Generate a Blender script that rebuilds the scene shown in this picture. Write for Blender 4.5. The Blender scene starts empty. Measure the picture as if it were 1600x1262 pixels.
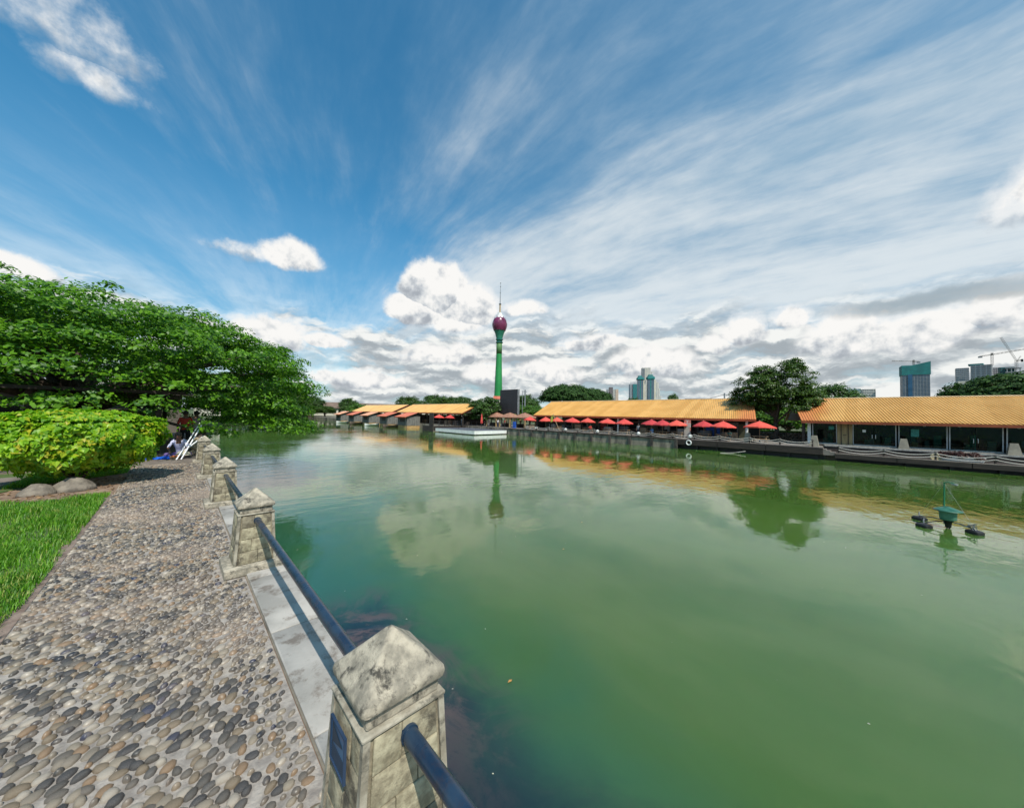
import bpy, bmesh, math, random
import numpy as np
from mathutils import Vector, Matrix, Quaternion
R = math.radians
rng = np.random.default_rng(7)
random.seed(7)
scene = bpy.context.scene
COL = scene.collection

# ------------------------------------------------------------------ camera
EYE = np.array([0.0, 0.0, 1.8])
F_PX, PITCH, ROLL, YAW = 540.0, R(1.8), R(1.15), R(44.0)
fw = np.array([math.sin(YAW) * math.cos(PITCH), math.cos(YAW) * math.cos(PITCH), math.sin(PITCH)])
rt = np.array([math.cos(YAW), -math.sin(YAW), 0.0])
up = np.cross(rt, fw)
CR = math.cos(ROLL) * rt + math.sin(ROLL) * up
CU = -math.sin(ROLL) * rt + math.cos(ROLL) * up
cam_data = bpy.data.cameras.new('camera')
cam = bpy.data.objects.new('camera', cam_data)
COL.objects.link(cam)
cam.matrix_world = Matrix(((CR[0], CU[0], -fw[0], EYE[0]), (CR[1], CU[1], -fw[1], EYE[1]),
                           (CR[2], CU[2], -fw[2], EYE[2]), (0, 0, 0, 1)))
cam_data.sensor_width = 36.0
cam_data.lens = 36.0 * F_PX / 1600.0
cam_data.clip_start = 0.05
cam_data.clip_end = 20000
scene.camera = cam


def azel(px, py):
    d = fw * F_PX + CR * (px - 800) - CU * (py - 631)
    d = d / np.linalg.norm(d)
    return math.degrees(math.atan2(d[0], d[1])), math.degrees(math.asin(d[2]))


def proj(p):
    q = np.asarray(p, float) - EYE
    z = q @ fw
    return 800 + F_PX * (q @ CR) / z, 631 - F_PX * (q @ CU) / z, z


# ------------------------------------------------------------------ light
SUN_AZ, SUN_EL = R(200.0), R(52.0)          # azimuth clockwise from +Y
sun_dir = Vector((math.sin(SUN_AZ) * math.cos(SUN_EL), math.cos(SUN_AZ) * math.cos(SUN_EL), math.sin(SUN_EL)))
sd = bpy.data.lights.new('sun', 'SUN')
sd.energy = 4.2
sd.angle = R(0.53)
sd.color = (1.0, 0.95, 0.86)
sun = bpy.data.objects.new('sun', sd)
COL.objects.link(sun)
sun.rotation_mode = 'QUATERNION'
sun.rotation_quaternion = sun_dir.to_track_quat('Z', 'Y')
sun.location = (0, -10, 30)
scene.view_settings.view_transform = 'Standard'
scene.view_settings.look = 'None'
scene.view_settings.exposure = 0.22
scene.view_settings.gamma = 1.0
scene.view_settings.use_curve_mapping = False

world = bpy.data.worlds.new('World')
scene.world = world
world.use_nodes = True
wt = world.node_tree
wt.nodes.clear()


class G:
    """small helper to write node maths as expressions"""
    def __init__(s, t):
        s.t = t

    def put(s, inp, v):
        if isinstance(v, bpy.types.NodeSocket):
            s.t.links.new(v, inp)
        else:
            inp.default_value = v

    def m(s, op, a, b=0.0, c=None, clamp=False):
        n = s.t.nodes.new('ShaderNodeMath')
        n.operation = op
        n.use_clamp = clamp
        s.put(n.inputs[0], a)
        s.put(n.inputs[1], b)
        if c is not None:
            s.put(n.inputs[2], c)
        return n.outputs[0]

    def vm(s, op, a, b=None, scale=None):
        n = s.t.nodes.new('ShaderNodeVectorMath')
        n.operation = op
        s.put(n.inputs[0], a)
        if b is not None:
            s.put(n.inputs[1], b)
        if scale is not None:
            s.put(n.inputs['Scale'], scale)
        return n.outputs['Value'] if op in ('DOT_PRODUCT', 'LENGTH') else n.outputs[0]

    def noise(s, vec, scale, detail=4.0, rough=0.5, dist=0.0, color=False, lac=2.0):
        n = s.t.nodes.new('ShaderNodeTexNoise')
        s.put(n.inputs['Vector'], vec)
        n.inputs['Scale'].default_value = scale
        n.inputs['Detail'].default_value = detail
        n.inputs['Roughness'].default_value = rough
        n.inputs['Distortion'].default_value = dist
        n.inputs['Lacunarity'].default_value = lac
        return n.outputs['Color' if color else 'Fac']

    def ss(s, v, lo, hi, a=0.0, b=1.0):
        n = s.t.nodes.new('ShaderNodeMapRange')
        n.interpolation_type = 'SMOOTHSTEP'
        s.put(n.inputs['Value'], v)
        for k, x in (('From Min', lo), ('From Max', hi), ('To Min', a), ('To Max', b)):
            s.put(n.inputs[k], x)
        return n.outputs['Result']

    def mix(s, f, a, b, blend='MIX'):
        n = s.t.nodes.new('ShaderNodeMix')
        n.data_type = 'RGBA'
        n.blend_type = blend
        s.put(n.inputs[0], f)
        for i, v in ((6, a), (7, b)):
            if isinstance(v, (tuple, list)) and len(v) == 3:
                v = tuple(v) + (1.0,)
            s.put(n.inputs[i], v)
        return n.outputs[2]

    def ramp(s, f, stops, interp='LINEAR'):
        n = s.t.nodes.new('ShaderNodeValToRGB')
        n.color_ramp.interpolation = interp
        e = n.color_ramp.elements
        while len(e) < len(stops):
            e.new(0.5)
        for i, (p, c) in enumerate(stops):
            e[i].position = p
            e[i].color = (c[0], c[1], c[2], 1.0)
        s.put(n.inputs[0], f)
        return n.outputs[0]

    def comb(s, x, y, z):
        n = s.t.nodes.new('ShaderNodeCombineXYZ')
        for i, v in enumerate((x, y, z)):
            s.put(n.inputs[i], v)
        return n.outputs[0]

    def sep(s, v):
        n = s.t.nodes.new('ShaderNodeSeparateXYZ')
        s.put(n.inputs[0], v)
        return n.outputs


def dirv(az, el):
    a, e = R(az), R(el)
    return np.array([math.sin(a) * math.cos(e), math.cos(a) * math.cos(e), math.sin(e)])


def build_world():
    g = G(wt)
    tc = wt.nodes.new('ShaderNodeTexCoord')
    D = g.vm('NORMALIZE', tc.outputs['Generated'])
    x, y, z = g.sep(D)
    sky = wt.nodes.new('ShaderNodeTexSky')
    sky.sky_type = 'NISHITA'
    sky.sun_disc = False
    sky.sun_elevation = SUN_EL
    sky.sun_rotation = SUN_AZ
    sky.air_density = 1.0
    sky.dust_density = 0.6
    sky.ozone_density = 2.2
    base = g.mix(1.0, sky.outputs[0], (0.42, 1.18, 1.30), 'MULTIPLY')
    zc = g.m('MAXIMUM', z, 0.0)
    # --- thin high cloud: streaks in a plane overhead, fanning apart to the left and right
    A = 12.0
    ax = np.array([math.sin(R(A)), math.cos(R(A)), 0.0])
    bx = np.array([math.cos(R(A)), -math.sin(R(A)), 0.0])
    inv = g.m('DIVIDE', 1.0, g.m('ADD', zc, 0.09))
    pa = g.m('MULTIPLY', g.vm('DOT_PRODUCT', D, tuple(ax)), inv)
    pb = g.m('MULTIPLY', g.vm('DOT_PRODUCT', D, tuple(bx)), inv)
    big = g.noise(g.comb(pa, pb, 3.1), 0.6, 3, 0.5)
    cc = g.m('ADD', pb, g.m('MULTIPLY', pa, g.ss(pb, -1.0, 1.2, -0.5, 0.27)))
    pbw = g.m('ADD', cc, g.m('MULTIPLY', g.m('SUBTRACT', big, 0.5), 0.5))
    st1 = g.noise(g.comb(g.m('MULTIPLY', pa, 0.45), pbw, 1.7), 1.9, 5, 0.58)
    st2 = g.noise(g.comb(g.m('MULTIPLY', pa, 0.40), pbw, 8.7), 7.0, 6, 0.68, 0.25)
    st3 = g.noise(g.comb(pa, pb, 5.5), 3.0, 5, 0.6)
    st = g.m('ADD', g.m('MULTIPLY', st1, 0.56), g.m('ADD', g.m('MULTIPLY', st2, 0.22), g.m('MULTIPLY', st3, 0.22)))
    east = g.ss(pbw, -0.1, 1.9)

    def band(c, w, k):
        t = g.m('DIVIDE', g.m('SUBTRACT', cc, c), w)
        return g.m('MULTIPLY', g.m('POWER', 2.718, g.m('MULTIPLY', g.m('MULTIPLY', t, t), -1.0)), k)
    cov = g.m('ADD', g.m('MULTIPLY', east, 0.45), g.m('ADD', band(1.46, 0.13, 0.15), band(1.98, 0.24, 0.12)))
    cir = g.ss(g.m('ADD', st, cov), 0.40, 1.0)
    hz = g.ss(z, 0.0, 0.55, 1.0, 0.0)
    cir = g.m('MAXIMUM', g.m('MULTIPLY', cir, 0.92), g.m('MULTIPLY', hz, g.ss(st, 0.3, 0.65, 0.74, 0.95)))
    cirrus_col = g.mix(g.ss(g.m('SUBTRACT', g.m('ADD', st, g.m('MULTIPLY', east, 0.10)), g.m('MULTIPLY', z, 0.30)), 0.26, 0.60), (0.23, 0.375, 0.51), (0.64, 0.69, 0.715))
    # --- cumulus
    w1 = g.vm('SUBTRACT', g.noise(D, 5.0, 3, 0.55, color=True), (0.5, 0.5, 0.5))
    w2 = g.vm('SUBTRACT', g.noise(D, 17.0, 4, 0.62, color=True), (0.5, 0.5, 0.5))
    Dw = g.vm('ADD', D, g.vm('SCALE', w1, scale=0.035))
    Dw = g.vm('ADD', Dw, g.vm('SCALE', w2, scale=0.030))
    blobs = [(31.3, 18.8, 6.4, 5.6, 1.7), (36.5, 17.0, 5.6, 4.6, 1.7), (28.0, 15.8, 5.4, 3.2, 1.4), (34.5, 14.4, 5.5, 2.4),
             (11.0, 20.3, 4.4, 2.9), (6.0, 19.8, 5.0, 1.6, 0.5),
             (8.5, 9.8, 6.0, 3.6), (15.0, 10.0, 4.0, 1.5), (30.5, 9.3, 5.5, 2.1), (35.5, 9.6, 3.0, 2.6),
             (-15.5, 36.0, 8.0, 5.0, 0.42), (-10.0, 33.5, 6.0, 3.2, 0.36), (-8.0, 31.0, 4.0, 2.2, 0.36),
             (-14.0, 12.6, 7.0, 1.9), (78.0, 11.8, 3.0, 3.0), (74.5, 10.6, 3.0, 1.8),
             (88.5, 9.8, 5.5, 4.0), (94.0, 9.2, 5.0, 3.4), (101.0, 10.6, 6.0, 3.6), (104.0, 20.0, 6.0, 4.5),
             (83.0, 12.8, 2.5, 2.0), (112.0, 14.0, 8.0, 5.0), (-30.0, 18.0, 8.0, 5.0), (135.0, 22.0, 9.0, 6.0),
             (66.0, 8.0, 7.0, 3.6), (40.0, 6.5, 5.0, 2.6), (50.0, 7.0, 6.0, 2.4), (20.0, 5.0, 9.0, 2.0), (57.0, 11.5, 6.0, 1.8), (46.0, 17.0, 4.0, 1.6),
             (170.0, 15.0, 12.0, 6.0), (220.0, 18.0, 12.0, 6.0), (280.0, 14.0, 12.0, 6.0), (320.0, 20.0, 9.0, 5.0)]
    Fm, Bm = None, None
    for az, el, ra, re, *kk in blobs:
        c = dirv(az, el)
        ea = dirv(az + 90, 0)
        ee = np.cross(ea, c)
        ee = ee if ee[2] > 0 else -ee
        rel = g.vm('SUBTRACT', Dw, tuple(c))
        a = g.m('DIVIDE', g.vm('DOT_PRODUCT', rel, tuple(ea)), R(ra))
        b = g.m('DIVIDE', g.vm('DOT_PRODUCT', rel, tuple(ee)), R(re))
        bb = g.m('MAXIMUM', b, g.m('MULTIPLY', b, -1.5))
        back = g.m('MULTIPLY', g.m('LESS_THAN', g.vm('DOT_PRODUCT', D, tuple(c)), 0.5), 9.0)
        f = g.m('SUBTRACT', 1.0, g.m('ADD', back, g.m('ADD', g.m('MULTIPLY', a, a), g.m('MULTIPLY', bb, bb))))
        if kk:
            f = g.m('MULTIPLY', f, kk[0])
        if Fm is None:
            Fm, Bm = f, b
        else:
            sel = g.m('GREATER_THAN', f, Fm)
            Bm = g.m('ADD', g.m('MULTIPLY', sel, b), g.m('MULTIPLY', g.m('SUBTRACT', 1.0, sel), Bm))
            Fm = g.m('MAXIMUM', Fm, f)
    # general low bank of broken cumulus near the horizon, flattened by distance
    low = g.vm('MULTIPLY', Dw, (1.0, 1.0, 3.4))
    nb = g.noise(low, 6.5, 5, 0.56)
    up_ = g.vm('ADD', low, (0.0, 0.0, 0.055))
    nb2 = g.noise(up_, 6.5, 5, 0.56)
    lowcov = g.m('ADD', g.m('MULTIPLY', g.ss(z, 0.015, 0.06, 0.85, 1.0), g.ss(z, 0.16, 0.40, 0.61, 0.0)), g.m('MULTIPLY', east, g.ss(z, 0.2, 0.50, 0.16, 0.0)))
    bf = g.ss(g.m('ADD', nb, g.m('SUBTRACT', lowcov, 0.50)), 0.40, 0.72)
    fine = g.noise(D, 26.0, 5, 0.6)
    ca = g.ss(g.m('ADD', Fm, g.m('MULTIPLY', g.m('SUBTRACT', fine, 0.5), 1.0)), -0.15, 0.65)
    lump = g.m('MULTIPLY', g.m('SUBTRACT', g.noise(D, 16.0, 5, 0.55), g.noise(g.vm('ADD', D, (0.004, 0.01, 0.02)), 16.0, 5, 0.55)), 2.2)
    sh1 = g.ss(g.m('ADD', g.m('ADD', Bm, 0.55), g.m('MULTIPLY', lump, 2.0)), -0.5, 0.85)
    sh2 = g.ss(g.m('ADD', g.m('MULTIPLY', g.m('SUBTRACT', nb, nb2), 3.6), 0.45), 0.05, 0.85)
    c1 = g.ramp(sh1, [(0.0, (0.34, 0.37, 0.41)), (0.42, (0.52, 0.55, 0.58)), (0.75, (0.68, 0.69, 0.69)), (1.0, (0.82, 0.81, 0.79))])
    c2 = g.ramp(sh2, [(0.0, (0.33, 0.37, 0.40)), (0.5, (0.50, 0.54, 0.56)), (1.0, (0.78, 0.79, 0.77))])
    # a long dark stratus bar at right
    cs = dirv(95.0, 12.9)
    rel = g.vm('SUBTRACT', Dw, tuple(cs))
    a = g.m('DIVIDE', g.vm('DOT_PRODUCT', rel, tuple(dirv(185.0, 0))), R(10.5))
    b = g.m('DIVIDE', g.vm('DOT_PRODUCT', rel, (0, 0, 1)), R(1.3))
    fs = g.m('SUBTRACT', 1.0, g.m('ADD', g.m('MULTIPLY', a, a), g.m('MULTIPLY', b, b)))
    fs = g.m('SUBTRACT', fs, g.m('MULTIPLY', g.m('LESS_THAN', g.vm('DOT_PRODUCT', D, tuple(cs)), 0.5), 9.0))
    sa = g.m('MULTIPLY', g.ss(fs, 0.0, 0.9), 0.75)
    bgs = wt.nodes.new('ShaderNodeBackground')
    bgs.inputs[1].default_value = 0.108
    bgc = wt.nodes.new('ShaderNodeBackground')
    bgc.inputs[1].default_value = 1.0
    # clouds: colour and cover composited over the clear sky
    col = g.mix(bf, cirrus_col, c2)
    col = g.mix(ca, col, c1)
    col = g.mix(sa, col, (0.30, 0.34, 0.36))
    alpha = g.m('MAXIMUM', g.m('MAXIMUM', g.m('MULTIPLY', cir, 1.0), bf), g.m('MAXIMUM', ca, sa))
    wt.links.new(base, bgs.inputs[0])
    wt.links.new(col, bgc.inputs[0])
    mx = wt.nodes.new('ShaderNodeMixShader')
    g.put(mx.inputs[0], alpha)
    wt.links.new(bgs.outputs[0], mx.inputs[1])
    wt.links.new(bgc.outputs[0], mx.inputs[2])
    out = wt.nodes.new('ShaderNodeOutputWorld')
    wt.links.new(mx.outputs[0], out.inputs[0])


build_world()

# ------------------------------------------------------------------ materials
MATS = {}


def new_mat(name):
    m = bpy.data.materials.new(name)
    m.use_nodes = True
    t = m.node_tree
    b = t.nodes['Principled BSDF']
    MATS[name] = m
    return m, G(t), b, t


def mat(name, col, col2=None, rough=0.7, scale=4.0, bump=0.0, bscale=None, metal=0.0, detail=5.0, island=0.0,
        objrand=0.0, spec=0.5, lo=0.35, hi=0.65, stain=None, stain_scale=2.0, stain_amt=0.6, stretch=None):
    if name in MATS:
        return MATS[name]
    m, g, b, t = new_mat(name)
    tc = t.nodes.new('ShaderNodeTexCoord')
    v = tc.outputs['Object']
    if stretch:
        v = g.vm('MULTIPLY', v, stretch)
    c2 = col2 or tuple(min(1, c * 1.25 + 0.01) for c in col)
    n = g.noise(v, scale, detail, 0.6)
    c = g.mix(g.ss(n, lo, hi), tuple(col), tuple(c2))
    if stain:
        s1 = g.noise(v, stain_scale, 7, 0.72, 0.3)
        c = g.mix(g.ss(s1, 0.50, 0.66, 0.0, stain_amt), c, tuple(stain))
    if island or objrand:
        if island:
            geo = t.nodes.new('ShaderNodeNewGeometry')
            r = geo.outputs['Random Per Island']
            k = island
        else:
            oi = t.nodes.new('ShaderNodeObjectInfo')
            r = oi.outputs['Random']
            k = objrand
        h = t.nodes.new('ShaderNodeHueSaturation')
        g.put(h.inputs['Value'], g.ss(r, 0.0, 1.0, 1.0 - k, 1.0 + k))
        g.put(h.inputs['Hue'], g.m('ADD', 0.5, g.m('MULTIPLY', g.m('SUBTRACT', r, 0.5), 0.05 * k)))
        t.links.new(c, h.inputs['Color'])
        c = h.outputs[0]
    t.links.new(c, b.inputs['Base Color'])
    g.put(b.inputs['Roughness'], g.ss(n, 0.3, 0.7, max(0.02, rough - 0.08), min(1, rough + 0.08)))
    b.inputs['Metallic'].default_value = metal
    b.inputs['Specular IOR Level'].default_value = spec
    if bump:
        bn = t.nodes.new('ShaderNodeBump')
        bn.inputs['Strength'].default_value = 1.0
        bn.inputs['Distance'].default_value = bump
        g.put(bn.inputs['Height'], g.noise(v, bscale or scale * 3, 6, 0.65))
        t.links.new(bn.outputs[0], b.inputs['Normal'])
    return m


def leaf_mat(name, dark, light, tip=None, trans=0.35, rough=0.45, nscale=0.5):
    m, g, b, t = new_mat(name)
    geo = t.nodes.new('ShaderNodeNewGeometry')
    r = geo.outputs['Random Per Island']
    tc = t.nodes.new('ShaderNodeTexCoord')
    n = g.noise(tc.outputs['Object'], nscale, 3, 0.5)
    c = g.mix(g.ss(g.m('ADD', g.m('MULTIPLY', r, 0.6), g.m('MULTIPLY', n, 0.6)), 0.25, 0.95), dark, light)
    if tip:
        n2 = g.noise(tc.outputs['Object'], nscale * 2.7, 2, 0.5)
        c = g.mix(g.ss(g.m('ADD', g.m('MULTIPLY', r, 0.35), n2), 0.76, 0.96), c, tip)
    t.links.new(c, b.inputs['Base Color'])
    b.inputs['Roughness'].default_value = rough
    b.inputs['Specular IOR Level'].default_value = 0.4
    tr = t.nodes.new('ShaderNodeBsdfTranslucent')
    t.links.new(g.mix(1.0, c, (0.9, 1.25, 0.35), 'MULTIPLY'), tr.inputs[0])
    mx = t.nodes.new('ShaderNodeMixShader')
    mx.inputs[0].default_value = trans
    t.links.new(b.outputs[0], mx.inputs[1])
    t.links.new(tr.outputs[0], mx.inputs[2])
    t.links.new(mx.outputs[0], t.nodes['Material Output'].inputs[0])
    return m


def glass_mat(name, col, rough=0.06):
    m, g, b, t = new_mat(name)
    b.inputs['Base Color'].default_value = (*col, 1)
    b.inputs['Roughness'].default_value = rough
    b.inputs['Specular IOR Level'].default_value = 0.8
    return m


# ------------------------------------------------------------------ objects
def tag(o, label=None, cat=None, group=None, kind=None):
    if label:
        o['label'] = label
    if cat:
        o['category'] = cat
    if group:
        o['group'] = group
    if kind:
        o['kind'] = kind
    return o


def empty(name, loc=(0, 0, 0), rz=0.0, label=None, cat=None, group=None):
    o = bpy.data.objects.new(name, None)
    o.empty_display_size = 0.2
    COL.objects.link(o)
    o.location = loc
    o.rotation_euler = (0, 0, rz)
    return tag(o, label, cat, group)


def link(name, me, parent=None, mats=None):
    if mats is not None:
        for m in (mats if isinstance(mats, (list, tuple)) else [mats]):
            me.materials.append(m)
    o = bpy.data.objects.new(name, me)
    COL.objects.link(o)
    if parent is not None:
        o.parent = parent
    return o


def copy_tree(o, parent=None):
    c = o.copy()
    COL.objects.link(c)
    c.parent = parent
    for ch in list(o.children):
        copy_tree(ch, c)
    return c




class MB:
    """collects shapes, then links them as one mesh object"""
    def __init__(s):
        s.v, s.f, s.mi, s.cur = [], [], [], 0

    def add(s, vs, fs):
        k = len(s.v)
        s.v += [tuple(map(float, p)) for p in vs]
        s.f += [tuple(i + k for i in f) for f in fs]
        s.mi += [s.cur] * len(fs)
        return s

    def box(s, x0, x1, y0, y1, z0, z1):
        return s.add([(x0, y0, z0), (x1, y0, z0), (x1, y1, z0), (x0, y1, z0), (x0, y0, z1), (x1, y0, z1), (x1, y1, z1), (x0, y1, z1)],
                     [(0, 3, 2, 1), (4, 5, 6, 7), (0, 1, 5, 4), (1, 2, 6, 5), (2, 3, 7, 6), (3, 0, 4, 7)])

    def cbox(s, c, sx, sy, sz, rz=0.0):
        """box with chamfered vertical edges and top, centred at c"""
        return s.bev(c[0] - sx / 2, c[0] + sx / 2, c[1] - sy / 2, c[1] + sy / 2, c[2] - sz / 2, c[2] + sz / 2, min(sx, sy, sz) * 0.12)

    def bev(s, x0, x1, y0, y1, z0, z1, e):
        rings = []
        for z, k in ((z0, e), (z0 + e, 0), (z1 - e, 0), (z1, e)):
            h = e * 0.9
            X0, X1, Y0, Y1 = x0 + k, x1 - k, y0 + k, y1 - k
            rings.append([(X0 + h, Y0, z), (X1 - h, Y0, z), (X1, Y0 + h, z), (X1, Y1 - h, z), (X1 - h, Y1, z), (X0 + h, Y1, z), (X0, Y1 - h, z), (X0, Y0 + h, z)])
        vs = [p for r_ in rings for p in r_]
        fs = [(7, 6, 5, 4, 3, 2, 1, 0), tuple(range(24, 32))]
        for a in range(3):
            for i in range(8):
                j = (i + 1) % 8
                fs.append((a * 8 + i, a * 8 + j, a * 8 + 8 + j, a * 8 + 8 + i))
        return s.add(vs, fs)

    def cyl(s, p0, p1, r0, r1=None, n=10, caps=True):
        r1 = r0 if r1 is None else r1
        p0, p1 = Vector(p0), Vector(p1)
        d = (p1 - p0).normalized()
        a = d.orthogonal().normalized()
        b = d.cross(a)
        vs = []
        for p, r_ in ((p0, r0), (p1, r1)):
            for i in range(n):
                t = 2 * math.pi * i / n
                vs.append(p + (a * math.cos(t) + b * math.sin(t)) * r_)
        fs = [(i, (i + 1) % n, n + (i + 1) % n, n + i) for i in range(n)]
        if caps:
            fs += [tuple(range(n - 1, -1, -1)), tuple(range(n, 2 * n))]
        return s.add(vs, fs)

    def tube(s, pts, rad, n=8):
        """bent pipe through points; rad a number or list"""
        pts = [Vector(p) for p in pts]
        k = len(pts)
        rs = [rad] * k if isinstance(rad, (int, float)) else rad
        vs = []
        a = None
        for i, p in enumerate(pts):
            d = (pts[min(i + 1, k - 1)] - pts[max(i - 1, 0)]).normalized()
            if a is None:
                a = d.orthogonal().normalized()
            else:
                a = (a - d * a.dot(d)).normalized()
            b = d.cross(a)
            for j in range(n):
                t = 2 * math.pi * j / n
                vs.append(p + (a * math.cos(t) + b * math.sin(t)) * rs[i])
        fs = []
        for i in range(k - 1):
            for j in range(n):
                j2 = (j + 1) % n
                fs.append((i * n + j, i * n + j2, (i + 1) * n + j2, (i + 1) * n + j))
        fs += [tuple(range(n - 1, -1, -1)), tuple(range((k - 1) * n, k * n))]
        return s.add(vs, fs)

    def lathe(s, prof, c=(0, 0, 0), n=24, ph=0.0):
        """prof: list of (r, z)"""
        vs, fs = [], []
        for r_, z in prof:
            for i in range(n):
                t = 2 * math.pi * i / n + ph
                vs.append((c[0] + r_ * math.cos(t), c[1] + r_ * math.sin(t), c[2] + z))
        for k in range(len(prof) - 1):
            for i in range(n):
                j = (i + 1) % n
                fs.append((k * n + i, k * n + j, (k + 1) * n + j, (k + 1) * n + i))
        if prof[0][0] > 1e-4:
            fs.append(tuple(range(n - 1, -1, -1)))
        if prof[-1][0] > 1e-4:
            fs.append(tuple(range((len(prof) - 1) * n, len(prof) * n)))
        return s.add(vs, fs)

    def sphere(s, c, rx, ry=None, rz=None, nu=12, nv=8):
        ry = rx if ry is None else ry
        rz = rx if rz is None else rz
        prof = [(math.sin(math.pi * k / nv), -math.cos(math.pi * k / nv)) for k in range(nv + 1)]
        k0 = len(s.v)
        s.lathe([(max(a, 1e-5), b) for a, b in prof], n=nu)
        for i in range(k0, len(s.v)):
            x, y, z = s.v[i]
            s.v[i] = (c[0] + x * rx, c[1] + y * ry, c[2] + z * rz)
        return s

    def prism(s, poly, z0, z1):
        n = len(poly)
        vs = [(p[0], p[1], z0) for p in poly] + [(p[0], p[1], z1) for p in poly]
        fs = [tuple(range(n - 1, -1, -1)), tuple(range(n, 2 * n))] + [(i, (i + 1) % n, n + (i + 1) % n, n + i) for i in range(n)]
        return s.add(vs, fs)

    def quad(s, a, b, c, d):
        return s.add([a, b, c, d], [(0, 1, 2, 3)])

    def slab(s, a, b, c, d, th):
        """thick quad: thickness along its own normal, downwards"""
        a, b, c, d = map(Vector, (a, b, c, d))
        n = (b - a).cross(c - a).normalized() * th
        return s.add([a, b, c, d, a - n, b - n, c - n, d - n], [(0, 1, 2, 3), (7, 6, 5, 4), (0, 4, 5, 1), (1, 5, 6, 2), (2, 6, 7, 3), (3, 7, 4, 0)])

    def build(s, name, mats, parent=None, smooth=False, local=False):
        me = bpy.data.meshes.new(name)
        vs = s.v
        if parent is not None and not local:
            o = parent
            off = Vector((0, 0, 0))
            while o is not None:
                off += o.location
                o = o.parent
            vs = [(p[0] - off[0], p[1] - off[1], p[2] - off[2]) for p in vs]
        me.from_pydata(vs, [], s.f)
        if smooth:
            me.polygons.foreach_set('use_smooth', [True] * len(me.polygons))
            if smooth != 'all':
                me.set_sharp_from_angle(angle=R(40))
        if any(s.mi):
            me.polygons.foreach_set('material_index', s.mi)
        me.update()
        return link(name, me, parent, mats)


def mesh_np(name, V, Fq, mats, parent=None, smooth=False, kind=None):
    """V (n,3), Fq (m,k) arrays to mesh quickly"""
    me = bpy.data.meshes.new(name)
    m, k = Fq.shape
    me.vertices.add(len(V))
    me.vertices.foreach_set('co', np.ascontiguousarray(V, dtype=np.float32).ravel())
    me.loops.add(m * k)
    me.loops.foreach_set('vertex_index', Fq.astype(np.int32).ravel())
    me.polygons.add(m)
    me.polygons.foreach_set('loop_start', np.arange(0, m * k, k, dtype=np.int32))
    me.polygons.foreach_set('loop_total', np.full(m, k, dtype=np.int32))
    if smooth:
        me.polygons.foreach_set('use_smooth', np.ones(m, dtype=bool))
    me.update(calc_edges=True)
    me.validate()
    o = link(name, me, parent, mats)
    if kind:
        o['kind'] = kind
    return o


def unit(a):
    return a / np.maximum(np.linalg.norm(a, axis=-1, keepdims=True), 1e-9)


def leaf_quads(C, N, L, W, fold=0.0):
    """rhombic leaves at C facing N with random in-plane heading"""
    n = len(C)
    N = unit(N)
    r = rng.normal(size=(n, 3))
    T = unit(r - (r * N).sum(1, keepdims=True) * N)
    S = np.cross(N, T)
    L = np.broadcast_to(np.asarray(L, float), (n,))[:, None]
    W = np.broadcast_to(np.asarray(W, float), (n,))[:, None]
    V = np.stack([C - T * L * .5, C + S * W * .5 - T * L * .08 + N * fold * L, C + T * L * .5, C - S * W * .5 - T * L * .08 + N * fold * L], 1).reshape(-1, 3)
    Fq = np.arange(4 * n).reshape(n, 4)
    return V, Fq


ORD = ['first', 'second', 'third', 'fourth', 'fifth', 'sixth', 'seventh', 'eighth', 'ninth', 'tenth', 'eleventh', 'twelfth', 'thirteenth',
       'fourteenth', 'fifteenth', 'sixteenth', 'seventeenth', 'eighteenth', 'nineteenth', 'twentieth']

# ---- palette
M_DIRT = mat('dirt', (0.16, 0.10, 0.065), (0.28, 0.19, 0.13), 0.95, 3.0, 0.012, 20)
M_CONC = mat('pale_concrete', (0.30, 0.28, 0.25), (0.44, 0.42, 0.38), 0.85, 5.0, 0.004, 60, stain=(0.10, 0.09, 0.08), stain_scale=3.0, stain_amt=0.5)
M_MORTAR = mat('mortar', (0.23, 0.20, 0.175), (0.38, 0.335, 0.29), 0.9, 14.0, 0.008, 60, stain=(0.40, 0.31, 0.20), stain_scale=0.9, stain_amt=0.45)
M_LEDGE = mat('ledge_stone', (0.28, 0.26, 0.23), (0.40, 0.37, 0.33), 0.8, 2.2, 0.003, 50, stain=(0.13, 0.10, 0.075), stain_scale=5.0, stain_amt=0.75)
M_CAP = mat('weathered_cap_concrete', (0.22, 0.195, 0.15), (0.46, 0.40, 0.305), 0.9, 14.0, 0.007, 60, detail=9, stain=(0.030, 0.027, 0.022), stain_scale=12.0, stain_amt=0.92)
M_BLOCK = mat('buff_stone_block', (0.18, 0.15, 0.098), (0.36, 0.315, 0.215), 0.9, 16.0, 0.007, 60, objrand=0.24, detail=9, stain=(0.065, 0.055, 0.04), stain_scale=9.0, stain_amt=0.85)
M_TRIM = mat('pale_trim_stone', (0.22, 0.19, 0.14), (0.40, 0.36, 0.28), 0.85, 9.0, 0.003, 70, stain=(0.07, 0.065, 0.05), stain_scale=10.0, stain_amt=0.8)
M_PIPE = mat('dark_blue_green_pipe_paint', (0.009, 0.023, 0.048), (0.020, 0.042, 0.074), 0.28, 6.0, 0.001, 40, stain=(0.05, 0.03, 0.02), stain_scale=9.0, stain_amt=0.4)
M_BLUE = mat('blue_plaque_paint', (0.015, 0.07, 0.16), (0.03, 0.11, 0.22), 0.4, 10.0)
M_WALL = mat('quay_concrete', (0.13, 0.115, 0.09), (0.30, 0.26, 0.20), 0.9, 1.1, 0.01, 12, stain=(0.035, 0.032, 0.028), stain_scale=0.8, stain_amt=0.9, stretch=(1, 1, 0.35))
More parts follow.
